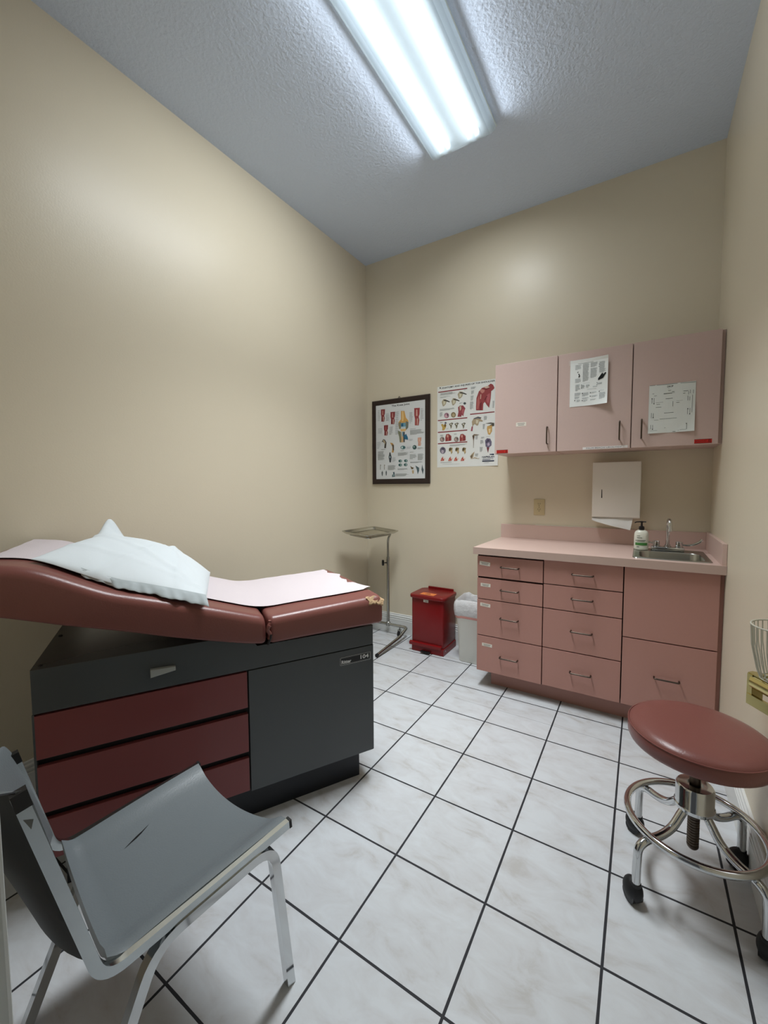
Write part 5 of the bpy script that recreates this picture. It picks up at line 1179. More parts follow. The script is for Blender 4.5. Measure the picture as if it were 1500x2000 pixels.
def front(th, x0, x1, z0, z1, pull_at, name='drawer', plen=.108, stickers=()):
    g = .0028
    bm = new(); box(bm, x0 + g, x1 - g, YD, YD + FT, z0 + g, z1 - g, .0012)
    f = robj(th, name, bm, M['laminate'])
    L = th.location
    if pull_at: pull(pull_at[0] - L.x, YD - L.y, pull_at[1] - L.z, plen, False, f)
    for sx, sz, sw, sh, rot in stickers: ink_label(f, sx - L.x, YD - L.y, sz - L.z, sw, sh, rot)
    return f

# left bank of four drawers with paper stickers
c1 = base_unit('base_cabinet', 'pink four-drawer base cabinet with white paper stickers, beside the white bin', 1.2655, 1.671)
bm = new(); box(bm, 1.2645, 1.2675, YD + FT, -.003, .108, .877); robj(c1, 'side_panel', bm, M['laminate'])
ZS = [.873, .730, .586, .348, .111]
ST = [(1.316, .817, .068, .024, .09), (1.322, .679, .064, .021, .02), (1.321, .549, .066, .021, .07), (1.335, .289, .066, .020, .03)]
PZ = [.806, .661, .480, .230]
for i in range(4):
    front(c1, 1.2645, 1.671, ZS[i + 1], ZS[i] - (.006 if i in (0, 1) else 0), (1.475, PZ[i]), stickers=[ST[i]])
bm = new(); box(bm, 1.338, 1.671, -.512, -.02, .0, .108); robj(c1, 'toe_kick', bm, M['laminate'])
# middle bank
c2 = base_unit('base_cabinet', 'pink four-drawer base cabinet without stickers, between the stickered drawers and the sink', 1.671, 2.0825)
ZS2 = [.876, .7315, .586, .3485, .1135]
for i in range(4):
    front(c2, 1.671, 2.0825, ZS2[i + 1], ZS2[i], (1.882, (.806, .665, .476, .234)[i]))
bm = new(); box(bm, 1.671, 2.0825, -.512, -.02, .0, .108); robj(c2, 'toe_kick', bm, M['laminate'])
# sink unit
c3 = base_unit('base_cabinet', 'pink sink base cabinet with a plain panel above one deep drawer, by the right wall', 2.0825, 2.491, True)
front(c3, 2.0825, 2.491, .4905, .876, None, 'front_panel')
front(c3, 2.0825, 2.491, .1135, .4905, (2.287, .303))
bm = new(); box(bm, 2.4885, W - .0005, YD + .020, YD + .038, .108, .877); robj(c3, 'filler_strip', bm, M['laminate'])
bm = new(); box(bm, 2.0825, W - .017, -.512, -.02, .0, .108); robj(c3, 'toe_kick', bm, M['laminate'])

# worktop with a hole for the sink
ZT = .9225
SX0, SX1, SY0, SY1 = 2.118, 2.462, -.572, -.165       # sink rim
wt = thing('worktop', 'pale pink laminate worktop running over the three base cabinets', 'worktop', (1.88, -.31, .8775))
bm = new()
xs = [1.2492, SX0 + .015, SX1 - .015, W - .001]; ys = [-.626, SY0 + .015, SY1 - .015, -.001]
for i in range(3):
    for j in range(3):
        if i == 1 and j == 1: continue
        box(bm, xs[i], xs[i + 1], ys[j], ys[j + 1], .8785, ZT)
bmesh.ops.remove_doubles(bm, verts=bm.verts, dist=1e-5)
dead = [f for f in bm.faces if not all(len(e.link_faces) <= 2 for e in f.edges) and False]
robj(wt, 'top', bm, M['worktop'])
bm = new(); box(bm, 1.2484, W - .001, -.6268, -.6256, .8785, ZT - .0005); robj(wt, 'edge_band', bm, M['edge'])
bm = new(); box(bm, 1.2492, W - .0195, -.020, -.001, ZT, 1.024, .001); robj(wt, 'backsplash', bm, M['worktop'])
bm = new(); box(bm, W - .0195, W - .001, -.617, -.001, ZT, 1.027, .001); robj(wt, 'side_splash', bm, M['worktop'])
bm = new(); box(bm, 1.50, 1.93, -.0215, -.001, 1.0243, 1.0262); robj(wt, 'caulk_bead', bm, M['label'])

# sink
sk = thing('sink', 'small stainless steel sink set into the pink worktop', 'sink', ((SX0 + SX1) / 2, (SY0 + SY1) / 2, ZT))
bm = new()
def rect_ring(x0, x1, y0, y1, r, z, n=5):
    cx, cy = (x0 + x1) / 2, (y0 + y1) / 2
    return [bm.verts.new((cx + a, cy + b, z)) for a, b in rrect(x1 - x0, y1 - y0, r, n)]
IX0, IX1, IY0, IY1 = SX0 + .030, SX1 - .024, SY0 + .030, SY1 - .105
rg = [rect_ring(SX0, SX1, SY0, SY1, .022, ZT + .0005), rect_ring(SX0 + .002, SX1 - .002, SY0 + .002, SY1 - .002, .022, ZT + .0045),
      rect_ring(SX0 + .012, SX1 - .012, SY0 + .012, SY1 - .012, .022, ZT + .0045), rect_ring(SX0 + .017, SX1 - .017, SY0 + .017, SY1 - .017, .02, ZT + .002),
      rect_ring(IX0, IX1, IY0, IY1, .05, ZT + .0018), rect_ring(IX0 + .004, IX1 - .004, IY0 + .004, IY1 - .004, .048, ZT - .006),
      rect_ring(IX0 + .008, IX1 - .008, IY0 + .008, IY1 - .008, .046, ZT - .11), rect_ring(IX0 + .035, IX1 - .035, IY0 + .035, IY1 - .035, .04, ZT - .138),
      rect_ring(IX0 + .10, IX1 - .10, IY0 + .08, IY1 - .08, .02, ZT - .142)]
for A, B in zip(rg, rg[1:]):
    for k in range(len(A)): bm.faces.new((A[k], A[(k + 1) % len(A)], B[(k + 1) % len(A)], B[k]))
bm.faces.new(rg[-1])
robj(sk, 'basin', bm, M['steel'], smooth=35)
bm = new(); lathe(bm, [(.0, ZT - .1395), (.022, ZT - .1395), (.030, ZT - .1405), (.032, ZT - .1415)], ((IX0 + IX1) / 2, (IY0 + IY1) / 2), 24)
robj(sk, 'drain', bm, M['chrome'], smooth=40)

# faucet on the rear deck of the sink
FX, FY = 2.289, -.205; zd = ZT + .003
fa = thing('faucet', 'chrome gooseneck faucet with wing handles behind the sink', 'faucet', (FX, FY, zd))
bm = new(); box(bm, FX - .082, FX + .082, FY - .026, FY + .024, zd, zd + .022, .006, 3); robj(fa, 'base', bm, M['chrome'], smooth=40)
bm = new(); lathe(bm, [(.019, zd + .020), (.019, zd + .026), (.014, zd + .030), (.014, zd + .036), (0, zd + .036)], (FX, FY), 20)
path = [(FX, FY, zd + .03), (FX, FY, zd + .150)]
for k in range(1, 10):
    a = PI * k / 9; path.append((FX + .006 * k / 9, FY - .030 + .030 * math.cos(a), zd + .150 + .034 * math.sin(a)))
path.append((FX + .007, FY - .060, zd + .128))
tube(bm, path, .0095, 14); cyl(bm, (FX + .0068, FY - .060, zd + .136), (FX + .007, FY - .060, zd + .118), .0118, 14)
robj(fa, 'spout', bm, M['chrome'], smooth=40)
for sgn in (-1, 1):
    hx = FX + sgn * .056
    bm = new(); lathe(bm, [(.021, zd + .020), (.021, zd + .026), (.018, zd + .028), (.0185, zd + .052), (.015, zd + .056), (0, zd + .057)], (hx, FY), 20)
    vp = robj(fa, 'valve', bm, M['chrome'], smooth=40)
    bm = new()
    pts = [(hx + sgn * .012, FY - .002, zd + .038), (hx + sgn * .04, FY - .004, zd + .036), (hx + sgn * .075, FY - .006, zd + .046), (hx + sgn * .098, FY - .008, zd + .064), (hx + sgn * .106, FY - .008, zd + .074)]
    if sgn < 0: pts = [(hx - (hx - a) * -1 * -.72, b + .007 * i, zd + .040 + .003 * i) for i, (a, b, c) in enumerate(pts)]
    wd = lambda t: [(a * (.6 + .8 * t), b * (.8 + .9 * t)) for a, b in rrect(.018, .010, .004, 2)]
    sweep(bm, arc(pts, .03, 4), wd); robj(fa, 'wing_handle', bm, M['chrome'], vp, smooth=40)

# soap bottle on the sink deck
BX, BY, bz = 2.157, -.243, ZT + .003
sb = thing('soap_bottle', 'white pump soap bottle with a green label band at the sink corner', 'bottle', (BX, BY, bz))
def oval(bm, prof, k=.66, n=32):
    lathe(bm, prof, (0, 0), n); bmesh.ops.scale(bm, vec=(1, k, 1), verts=bm.verts); bmesh.ops.translate(bm, vec=(BX, BY, bz), verts=bm.verts)
bm = new(); oval(bm, [(0, 0), (.032, 0), (.0365, .004), (.0375, .012), (.0372, .085), (.0355, .100), (.029, .112), (.018, .118), (.014, .120), (0, .120)])
robj(sb, 'body', bm, M['soap'], smooth=50)
def wrap(x0, x1, z0, z1, n=10, out=.0385, k=.68):
    bm = new()
    def P(u, v):
        x = x0 + (x1 - x0) * u; y = -k * math.sqrt(max(0, out * out - x * x)); return (BX + x, BY + y, bz + z0 + (z1 - z0) * v)
    grid(bm, n, 1, P); return bm
robj(sb, 'label_band', wrap(-.030, .030, .028, .044), M['soap_green'])
for a in ((-.022, .022, .057, .0605), (-.022, .018, .0505, .054), (-.022, .004, .071, .0745), (-.022, -.006, .083, .0855), (-.023, -.010, .0165, .021), (-.0285, -.0255, .0525, .061)):
    robj(sb, 'label_line', wrap(*a), M['soap_grey'])
bm = new(); lathe(bm, [(0, bz + .119), (.0145, bz + .119), (.015, bz + .121), (.0145, bz + .138), (.010, bz + .141), (.0055, bz + .144), (.005, bz + .160), (.007, bz + .163), (.007, bz + .170), (.003, bz + .172), (0, bz + .172)], (BX, BY), 20)
tube(bm, arc([(BX + .022, BY - .004, bz + .1675), (BX, BY, bz + .168), (BX - .028, BY - .012, bz + .166), (BX - .036, BY - .014, bz + .161)], .01), .0035, 8)
robj(sb, 'pump', bm, M['plastic_black'], smooth=40)

# ------------------------------------------------------------------ wall cabinets
YW, ZB, ZTP = -.3123, 1.5292, 2.1324
def wall_unit(label, x0, x1, right=False):
    th = thing('wall_cabinet', label, 'cabinet', ((x0 + x1) / 2, -.15, ZB), group='pink wall cabinets over the sink')
    bm = new(); box(bm, x0 + .001, x1 + (.0155 if right else -.001), YW + FT + .001, -.002, ZB + .0015, ZTP - .0015, .001)
    robj(th, 'carcass', bm, M['laminate_pale'])
    if right:
        bm = new(); box(bm, x1 + .0155, W - .0005, YW + .020, YW + .038, ZB + .001, ZTP - .001); robj(th, 'filler_strip', bm, M['laminate_pale'])
    return th
def wdoor(th, x0, x1, px, z0=ZB, z1=ZTP):
    bm = new(); box(bm, x0 + .0018, x1 - .0018, YW, YW + FT, z0 + .001, z1 - .001, .0012)
    d = robj(th, 'door', bm, M['laminate_pale'])
    L = th.location; pull(px - L.x, YW - L.y, 1.635 - L.z, .106, True, d)
    return d
def red_sticker(th, d, x0, x1, z0, z1):
    bm = new(); L = th.location
    y = YW - L.y
    box(bm, x0 - L.x, x1 - L.x, y - .0006, y + .0002, z0 - L.z, z1 - L.z)
    def q(a, b, c, e, i=1):
        f = bm.faces.new([bm.verts.new((p - L.x, y - .001, r - L.z)) for p, r in ((a, c), (b, c), (b, e), (a, e))]); f.material_index = i
    h = z1 - z0; q(x0, x1, z1 - h * .12, z1); q(x0, x1, z0, z0 + h * .12)
    w = x1 - x0
    add_text(bm, 'BIOHAZARD', lambda a, b: (x0 + w * (.05 + .66 * a) - L.x, y - .0012, z0 + h * (.30 + .40 * b) - L.z), 1, .01)
    cx, cz, r = x0 + w * .87, z0 + h * .5, h * .2          # three-lobed biohazard mark
    for k in range(3):
        a = PI / 2 + k * 2 * PI / 3; ox, oz = cx + r * .8 * math.cos(a), cz + r * .8 * math.sin(a)
        n = 14; o_ = [(ox + r * math.cos(2 * PI * t / n), oz + r * math.sin(2 * PI * t / n)) for t in range(n)]
        i_ = [(ox + .55 * r * math.cos(2 * PI * t / n), oz + .55 * r * math.sin(2 * PI * t / n)) for t in range(n)]
        O = [bm.verts.new((p - L.x, y - .0012 - k * 1e-4, s - L.z)) for p, s in o_]; I = [bm.verts.new((p - L.x, y - .0012 - k * 1e-4, s - L.z)) for p, s in i_]
        for t in range(n):
            f = bm.faces.new((O[t], O[(t + 1) % n], I[(t + 1) % n], I[t])); f.material_index = 1
    return obj('warning_sticker', bm, [M['red_label'], M['red_ink']], d)

w1 = wall_unit('pink single-door wall cabinet nearest the shoulder poster', 1.2813, 1.6818)
d1 = wdoor(w1, 1.2813, 1.6805, 1.626)
L = w1.location
ink_label(d1, 1.459 - L.x, YW - L.y, 1.7205 - L.z, .066, .026, .0)
red_sticker(w1, d1, 1.297, 1.374, 1.5345, 1.5575)
w2 = wall_unit('pink double-door wall cabinet holding the two taped paper notices', 1.6832, 2.4909, True)
d2 = wdoor(w2, 1.6832, 2.0870, 2.030)
d3 = wdoor(w2, 2.0890, 2.4909, 2.140)
red_sticker(w2, d3, 2.387, 2.463, 1.5365, 1.5595)
bm = new(); L = w2.location
box(bm, 1.834 - L.x, 2.074 - L.x, YW - .0006 - L.y, YW + .0002 - L.y, 1.5325 - L.z, 1.5475 - L.z)
for f in bm.faces: f.material_index = 0
add_text(bm, 'PALM BEACH UROLOGY', lambda a, b: (1.854 + .190 * a - L.x, YW - .0011 - L.y, 1.5358 + .0085 * b - L.z), 1)
obj('name_strip', bm, [mat('label_tape_white', (232, 228, 226), .5), mat('label_tape_ink', (92, 92, 100), .5)], d2)

# ------------------------------------------------------------------ paper notices on the doors
def glove_curl(x, z):
    u = max(0., (x - .09) / .12); v = max(0., (.09 - z) / .09); t = max(0., (z - .245) / .04)
    return .0008 + .020 * u ** 2.2 * (.55 + .45 * v) + .012 * v ** 2 * u + .010 * t ** 2 * (.4 + u)
n1 = sheet('paper_notice', .208, .282, PRINTS['glove'], (1.754, YW - .0012, 1.800), curl=glove_curl, nu=14, nv=16)
tag(n1, 'white curling paper notice with a black glove picture taped to a cabinet door', 'paper notice', 'notices taped to the cabinet doors')
bm = new(); box(bm, -.008, .010, -.0017, -.0012, .255, .286); 
tp = obj('tape', bm, mat('clear_tape', (206, 190, 184), .3), n1); tp.location = (1.754, YW, 1.800)
def chart_curl(x, z):
    b = max(0., (.05 - z) / .05)
    return .0008 + .006 * b ** 2 * (.4 + .6 * math.cos(x * 34)) + .010 * max(0., (x - .14) / .08) ** 2 * max(0., (.16 - z) / .16) + .0015 * math.sin(x * 30 + z * 14) ** 2
n2 = sheet('paper_notice', .213, .270, PRINTS['chart'], (2.1715, YW - .0012, 1.6055), curl=chart_curl, base='dfe3df', nu=14, nv=16)
tag(n2, 'crinkled paper chart with faint lettering taped to the rightmost cabinet door', 'paper notice', 'notices taped to the cabinet doors')

# ------------------------------------------------------------------ posters
kn = thing('framed_poster', 'dark framed knee anatomy chart near the room corner', 'poster', (.357, -.001, 1.335))
L = kn.location
fo = (.0700, .6440, 1.335, 2.077); fi = (.1095, .6010, 1.380, 2.035)
bm = new()
prof = [(0, 0), (0, -.014), (.006, -.020), (.020, -.021), (.030, -.018), (1., -.013), (1., 0)]
def ringpt(t, y):
    x0, x1, z0, z1 = [a + (b - a) * t for a, b in zip(fo, fi)]
    return [bm.verts.new((x, -.001 + y, z)) for x, z in ((x0, z0), (x1, z0), (x1, z1), (x0, z1))]
rg = [ringpt(min(1., t / .030 * .8) if t < 1 else 1., y) for t, y in prof]
for A, B in zip(rg, rg[1:] + rg[:1]):
    for k in range(4): bm.faces.new((A[k], A[(k + 1) % 4], B[(k + 1) % 4], B[k]))
robj(kn, 'frame', bm, M['frame'], smooth=30)
k_ = sheet('print', fi[1] - fi[0] + .012, fi[3] - fi[2] + .012, PRINTS['knee'], (.10 - L.x, -.0125 - L.y, 1.37 - L.z), base='e0e3e4', thick=.006, parent=kn)
k_.data.name = 'knee_chart'
bm = new(); tube(bm, arc([(.335, -.004, 2.077), (.345, -.006, 2.092), (.350, -.006, 2.092), (.360, -.004, 2.077)], .004), .0018, 6)
robj(kn, 'hanging_hook', bm, M['black'])
sh = sheet('poster', .508, .657, PRINTS['shoulder'], (.7065, -.0008, 1.468), base='eceeea', curl=lambda x, z: .0001 + .006 * max(0, (x - .36) / .15) ** 2 * max(0, (.2 - z) / .2), nu=16, nv=16)
tag(sh, 'unframed shoulder anatomy poster half hidden behind the pink wall cabinet', 'poster')

# ------------------------------------------------------------------ towel dispenser, outlet
td = thing('towel_dispenser', 'off-white metal paper towel dispenser above the sink', 'dispenser', (2.009, -.05, 1.11))
bm = new(); box(bm, 1.8735, 2.1465, -.100, -.001, 1.118, 1.463, .006, 3); robj(td, 'cover', bm, M['disp'], smooth=40)
bm = new(); prism(bm, [(-.086, 1.119), (-.1005, 1.123), (-.098, 1.106), (-.07, 1.098), (-.012, 1.098), (-.006, 1.119)], 'x', 1.8745, 2.1455, .002); robj(td, 'lower_lip', bm, M['disp'])
bm = new(); prism(bm, [(1.9285, 1.286), (1.932, 1.284), (1.9335, 1.230), (1.9275, 1.229)], 'y', -.1004, -.1012); robj(td, 'key_slot', bm, M['black'])
def towel(u, v):
    x = 1.876 + .232 * u - .012 * v * u; z = 1.100 - v * (.016 + .058 * u ** .8); y = -.078 - .030 * math.sin(v * 1.5) + .004 * math.sin(u * 9)
    return (x, y, z)
bm = new(); grid(bm, 14, 5, towel)
f0 = list(bm.faces); r = bmesh.ops.extrude_face_region(bm, geom=f0); bmesh.ops.translate(bm, vec=(0, .0012, 0), verts=[v for v in r['geom'] if isinstance(v, bmesh.types.BMVert)])
tag(obj('paper_towel', bm, M['paper'], smooth=50), 'white paper towel hanging askew out of the dispenser', 'paper towel')
ou = thing('wall_outlet', 'ivory double wall outlet above the pink backsplash', 'outlet', (1.5215, -.001, 1.156))
bm = new(); box(bm, 1.4835, 1.5595, -.007, -.001, 1.0985, 1.2135, .003); robj(ou, 'cover_plate', bm, M['ivory'], smooth=40)
for z in (1.137, 1.177):
    bm = new(); prism(bm, [(1.5215 + a, z + b) for a, b in rrect(.034, .029, .012, 4)], 'y', -.007, -.009); s = robj(ou, 'socket', bm, M['ivory'])
    bm = new()
    for dx in (-.0065, .0065): box(bm, 1.5215 + dx - .0012, 1.5215 + dx + .0012, -.0096, -.0088, z - .001, z + .009)
    prism(bm, [(1.5215 + a, z - .008 + b) for a, b in circ(.0028, 10)], 'y', -.0088, -.0096)
    robj(ou, 'slots', bm, M['black'], s)
bm = new(); prism(bm, [(1.5215 + a, 1.156 + b) for a, b in circ(.003, 10)], 'y', -.007, -.0085); robj(ou, 'screw', bm, M['pull'])
# ------------------------------------------------------------------ examination table (local x = length towards the foot, y = away from the near side)
TA = math.atan2(.8719, .4897)
T0 = Vector((1.1609, -1.6547, 0))
tb = thing('exam_table', 'dusty red padded examination table on a charcoal drawer base', 'examination table', T0, TA)
def tw(s, y, z):                # table frame -> room
    return Matrix.Translation(T0) @ Matrix.Rotation(TA, 4, 'Z') @ Vector((s, y, z))
D = .56
bm = new()
prism(bm, [(-1.174, .615), (0, .615), (0, .700), (-.50, .700), (-.53, .755), (-1.174, .755)], 'y', .0, D, .002)
obj('upper_band', bm, M['grey_steel'], tb)
bm = new(); box(bm, -1.170, -.004, .020, D, .132, .614); obj('cabinet_body', bm, M['black'], tb)
bm = new(); box(bm, -1.176, -1.170, .0, D, .132, .614, .001); obj('end_panel', bm, M['grey_steel'], tb)
bm = new(); box(bm, -.004, .001, .0, D, .132, .614, .001); obj('end_panel', bm, M['grey_steel'], tb)
bm = new(); box(bm, -.5335, -.001, .0, .019, .131, .611, .0015); obj('door_panel', bm, M['grey_steel'], tb, label='charcoal side door panel')
for k, (z0, z1) in enumerate(((.468, .608), (.293, .444), (.136, .268))):
    bm = new(); box(bm, -1.172, -.5385, .0005, .019, z0, z1, .0015); obj('drawer', bm, M['table_red'], tb)
bm = new(); box(bm, -1.12, -.052, .045, D - .05, 0, .132); obj('toe_kick', bm, M['kick'], tb)
bm = new(); prism(bm, [(-.856, .664), (-.779, .675), (-.779, .689), (-.856, .692)], 'y', .001, -.016, .002); obj('handle', bm, mat('grey_drawer_grip', (158, 162, 160), .35), tb)
for sx, sy in ((-1.155, .03), (-1.155, .33)):
    bm = new(); lathe(bm, [(.007, .7551), (.006, .758), (0, .7585)], (sx, sy), 12); obj('screw', bm, M['black'], tb)
# name plate
bm = new()
def plate_ring(w, h, r, y, i):
    O = [bm.verts.new((-.0855 + a, y, .5665 + b)) for a, b in rrect(w, h, r, 3)]; return O
box(bm, -.158, -.013, -.0012, .0, .549, .584)
def band(w, h, r, w2, h2, r2, y, i):
    A = plate_ring(w, h, r, y, i); B = plate_ring(w2, h2, r2, y, i)
    for k in range(len(A)):
        f = bm.faces.new((A[k], A[(k + 1) % len(A)], B[(k + 1) % len(A)], B[k])); f.material_index = i
band(.146, .0355, .004, .1445, .0340, .0036, -.0016, 1); band(.139, .029, .002, .1378, .0278, .0018, -.0016, 1)
add_text(bm, 'Ritter', lambda a, b: (-.1515 + .045 * a, -.0016, .5550 + .0150 * b), 1, .035)
add_text(bm, '104', lambda a, b: (-.0625 + .040 * a, -.0016, .5595 + .0180 * b), 1, .03)
obj('name_plate', bm, [M['plate_black'], M['plate_silver']], tb)

# padding: profile of the top and the underside along the length
TOPX = [-1.50, -1.30, -1.217, -1.174, -1.128, -1.064, -.961, -.886, -.766, -.648, -.543, -.47, -.44, -.35, -.2, .05]
TOPZ = [1.075, 1.093, 1.087, 1.080, 1.064, 1.030, .977, .955, .918, .879, .843, .818, .818, .822, .828, .838]
BOTX = [-1.50, -1.226, -1.086, -.914, -.796, -.659, -.527, -.46, -.44, -.30, .05]
BOTZ = [.995, .936, .890, .839, .800, .760, .725, .714, .714, .716, .716]
def lerp(x, X, Z):
    for i in range(len(X) - 1):
        if x <= X[i + 1]:
            t = (x - X[i]) / (X[i + 1] - X[i]); return Z[i] + (Z[i + 1] - Z[i]) * max(0., t)
    return Z[-1]
def smooth_top(s): return sum(lerp(s + d, TOPX, TOPZ) for d in (-.03, -.015, 0, .015, .03)) / 5
def bot(s): return sum(lerp(s + d, BOTX, BOTZ) for d in (-.02, 0, .02)) / 3
Y0, Y1 = -.036, .650
def pad(name, s0, s1, end_round, head=False):
    bm = new(); n = 46; rings = []
    for i in range(n + 1):
        t = i / n; s = s0 + (s1 - s0) * (.5 - .5 * math.cos(PI * t)) if True else 0
        a = min(s - s0, s1 - s)
        r0 = end_round
        q = 1. if a >= r0 else math.sqrt(max(0, 1 - (1 - a / r0) ** 2))
        k = r0 * (1 - q)                                   # pull in at the ends
        zt, zb = smooth_top(s) - k, bot(s) + k * .6
        y0, y1 = Y0 + k * .8, Y1 - k * .8
        if head and s < s0 + .22:                          # rounded head corners
            e = 1 - (s - s0) / .22; y1 -= .22 * (1 - math.sqrt(max(0, 1 - e * e)))
        r = min(.034, (zt - zb) * .45)
        ring = []
        for cy, cz, a0, rr in ((y0 + r, zb + .012, 180, .012), (y1 - .012, zb + .012, 270, .012), (y1 - r, zt - r, 0, r), (y0 + r, zt - r, 90, r)):
            for j in range(6):
                an = math.radians(a0 + 90 * j / 5)
                if a0 == 180: p = (y0 + .012 + rr * math.cos(an), cz + rr * math.sin(an))
                else: p = (cy + rr * math.cos(an), cz + rr * math.sin(an))
                ring.append(p)
            if a0 == 0:
                for j in range(1, 8):                      # crowned top
                    u = j / 8; ring.append((y1 - r + (y0 + r - y1 + r) * u, zt + .006 * math.sin(PI * u)))
        rings.append([bm.verts.new((s, y, z)) for y, z in ring])
    m = len(rings[0])
    for A, B in zip(rings, rings[1:]):
        for k in range(m): bm.faces.new((A[k], A[(k + 1) % m], B[(k + 1) % m], B[k]))
    bm.faces.new(rings[0]); bm.faces.new(rings[-1][::-1])
    return obj(name, bm, M['vinyl'], tb, 60)
back = pad('back_cushion', -1.30, -.470, .020, True)
seat = pad('seat_cushion', -.462, .034, .020)
# gathered vinyl at the crease and the worn foot corner
bm = new()
for k in range(3):
    pts = [(-.462 + .006 * math.sin(j * 1.3 + k), -.043 + .002 * k + .004 * math.sin(j + k * 2), .735 + .011 * j + .008 * k) for j in range(6)]
    tube(bm, pts, .0075 - .001 * k, 8)
obj('gathered_fold', bm, M['vinyl'], seat, 60)
bm = new()
tube(bm, [(-.466, -.041, .716), (-.463, -.0445, .728), (-.458, -.046, .742), (-.455, -.044, .754)], .0052, 6)
obj('split_seam', bm, M['black'], seat)
bm = new()
random.seed(3)
def worn(u, v):
    return (.036 - .075 * (1 - u) + .006 * math.sin(v * 7 + u * 5), -.042 + .030 * v + .003 * random.random(), .832 - .024 * (1 - v) ** 2 + .006 * random.random() - .010 * u * u)
grid(bm, 9, 6, worn); f0 = list(bm.faces); r_ = bmesh.ops.extrude_face_region(bm, geom=f0); bmesh.ops.translate(bm, vec=(0, .003, -.006), verts=[v for v in r_['geom'] if isinstance(v, bmesh.types.BMVert)])
obj('worn_corner', bm, M['vinyl_tear'], seat)

# crepe paper strip along the padding
def paper_top(s):
    return sum(smooth_top(s + d) for d in (-.05, -.025, 0, .025, .05)) / 5
rnd = random.Random(11)
tear = [.012 * rnd.uniform(-1, 1) for _ in range(13)]
tear[0:3] = [.030, .012, .004]; tear[8] = .022; tear[4] = -.014; tear[10] = -.02
def paper(u, v):
    end = .000 + tear[min(12, int(v * 12))]
    s = -1.275 + (end + 1.275) * u
    y = .080 + .515 * v + .004 * math.sin(s * 14)
    z = max(paper_top(s), smooth_top(s)) + .0085 + .0012 * math.sin(s * 60 + v * 9) * math.sin(v * 13)
    if u > .985 and v < .3: z += .006
    return tuple(tw(s, y, z))
bm = new(); grid(bm, 70, 12, paper)
f0 = list(bm.faces); r_ = bmesh.ops.extrude_face_region(bm, geom=f0); bmesh.ops.translate(bm, vec=(0, 0, -.0006), verts=[v for v in r_['geom'] if isinstance(v, bmesh.types.BMVert)])
tag(obj('exam_paper', bm, M['crepe'], smooth=60), 'long strip of crepe paper laid along the padded table top, torn at the foot', 'paper')

# pillow in a disposable cover, lying on the raised back
PC = {(0, 0): (-1.165, .055, .004), (1, 0): (-.675, -.012, .012), (0, 1): (-1.005, .500, .085), (1, 1): (-.610, .500, .030)}
def bil(u, v, k): return (PC[(0, 0)][k] * (1 - u) * (1 - v) + PC[(1, 0)][k] * u * (1 - v) + PC[(0, 1)][k] * (1 - u) * v + PC[(1, 1)][k] * u * v)
CREASE = [(.5, .86, .62, .020, .007), (.9, -.4, .30, .025, .006), (.34, .94, .86, .016, -.006), (.98, .2, .82, .02, .006), (.2, 1., .34, .016, .004), (.75, .66, .95, .018, -.005)]
def pil(u, v, side):
    a, b = 2 * u - 1, 2 * v - 1
    s, y, dz = bil(u, v, 0), bil(u, v, 1), bil(u, v, 2)
    k = (max(0, 1 - a * a) * max(0, 1 - b * b)) ** .5
    s += .020 * b * b * (1 - a * a) * -0.2; y += .03 * a * a * b * .3
    pk = math.exp(-((u - .03) ** 2 / .012 + (v - 1.0) ** 2 / .03))
    base = smooth_top(s) + .012
    cr = 0.
    for (ax, ay, az, w_, h_) in CREASE: 
        q = ax * u + ay * v - az; cr += h_ * math.exp(-(q / w_) ** 2)
    top = base + dz + .092 * k ** 1.25 * (.70 + .6 * v) + .085 * pk + cr * min(1., 3 * k) + .008 * k * noise.noise(Vector((s * 7, y * 7, 1.7))) + .002 * k * noise.noise(Vector((s * 22, y * 22, 4.)))
    if side > 0: z = top
    else: z = base + dz * .5 + .002 - (.0 if k > 0 else 0) if k > .02 else top - .002
    return (s, y, z)
bm = new()
NU, NV = 60, 44
A = grid(bm, NU, NV, lambda u, v: tuple(tw(*pil(u, v, 1))))
B = grid(bm, NU, NV, lambda u, v: tuple(tw(*pil(u, v, -1))))
rim = [(i, 0) for i in range(NU)] + [(NU, j) for j in range(NV)] + [(i, NV) for i in range(NU, 0, -1)] + [(0, j) for j in range(NV, 0, -1)]
for k in range(len(rim)):
    p, q = rim[k], rim[(k + 1) % len(rim)]
    bm.faces.new((A[p[0]][p[1]], A[q[0]][q[1]], B[q[0]][q[1]], B[p[0]][p[1]]))
pw = tag(obj('pillow', bm, M['pillow'], smooth=70), 'white pillow in a thin cover slumped on the raised table back', 'pillow')
def hem(u, v):
    s, y, z = pil(.26 + .74 * u, 0, 1)
    w_ = .004 + .012 * min(1., u * 4) + .028 * u + .005 * math.sin(u * 19 + 1) + .003 * math.sin(u * 53)
    fold = .0018 * math.sin(u * 31 + v * 3) + .0012 * math.sin(u * 77 + 2)
    yy = y + .012 - w_ * v
    zz = z + .016 - .020 * v + (fold if v > .3 else 0) - .010 * v * v * (.3 + u)
    return tuple(tw(s + .006 * v * u, yy, zz))
bm = new(); grid(bm, 90, 6, hem); f0 = list(bm.faces); r_ = bmesh.ops.extrude_face_region(bm, geom=f0); bmesh.ops.translate(bm, vec=(0, 0, -.0012), verts=[v for v in r_['geom'] if isinstance(v, bmesh.types.BMVert)])
obj('open_hem', bm, M['hem'], pw, 60)
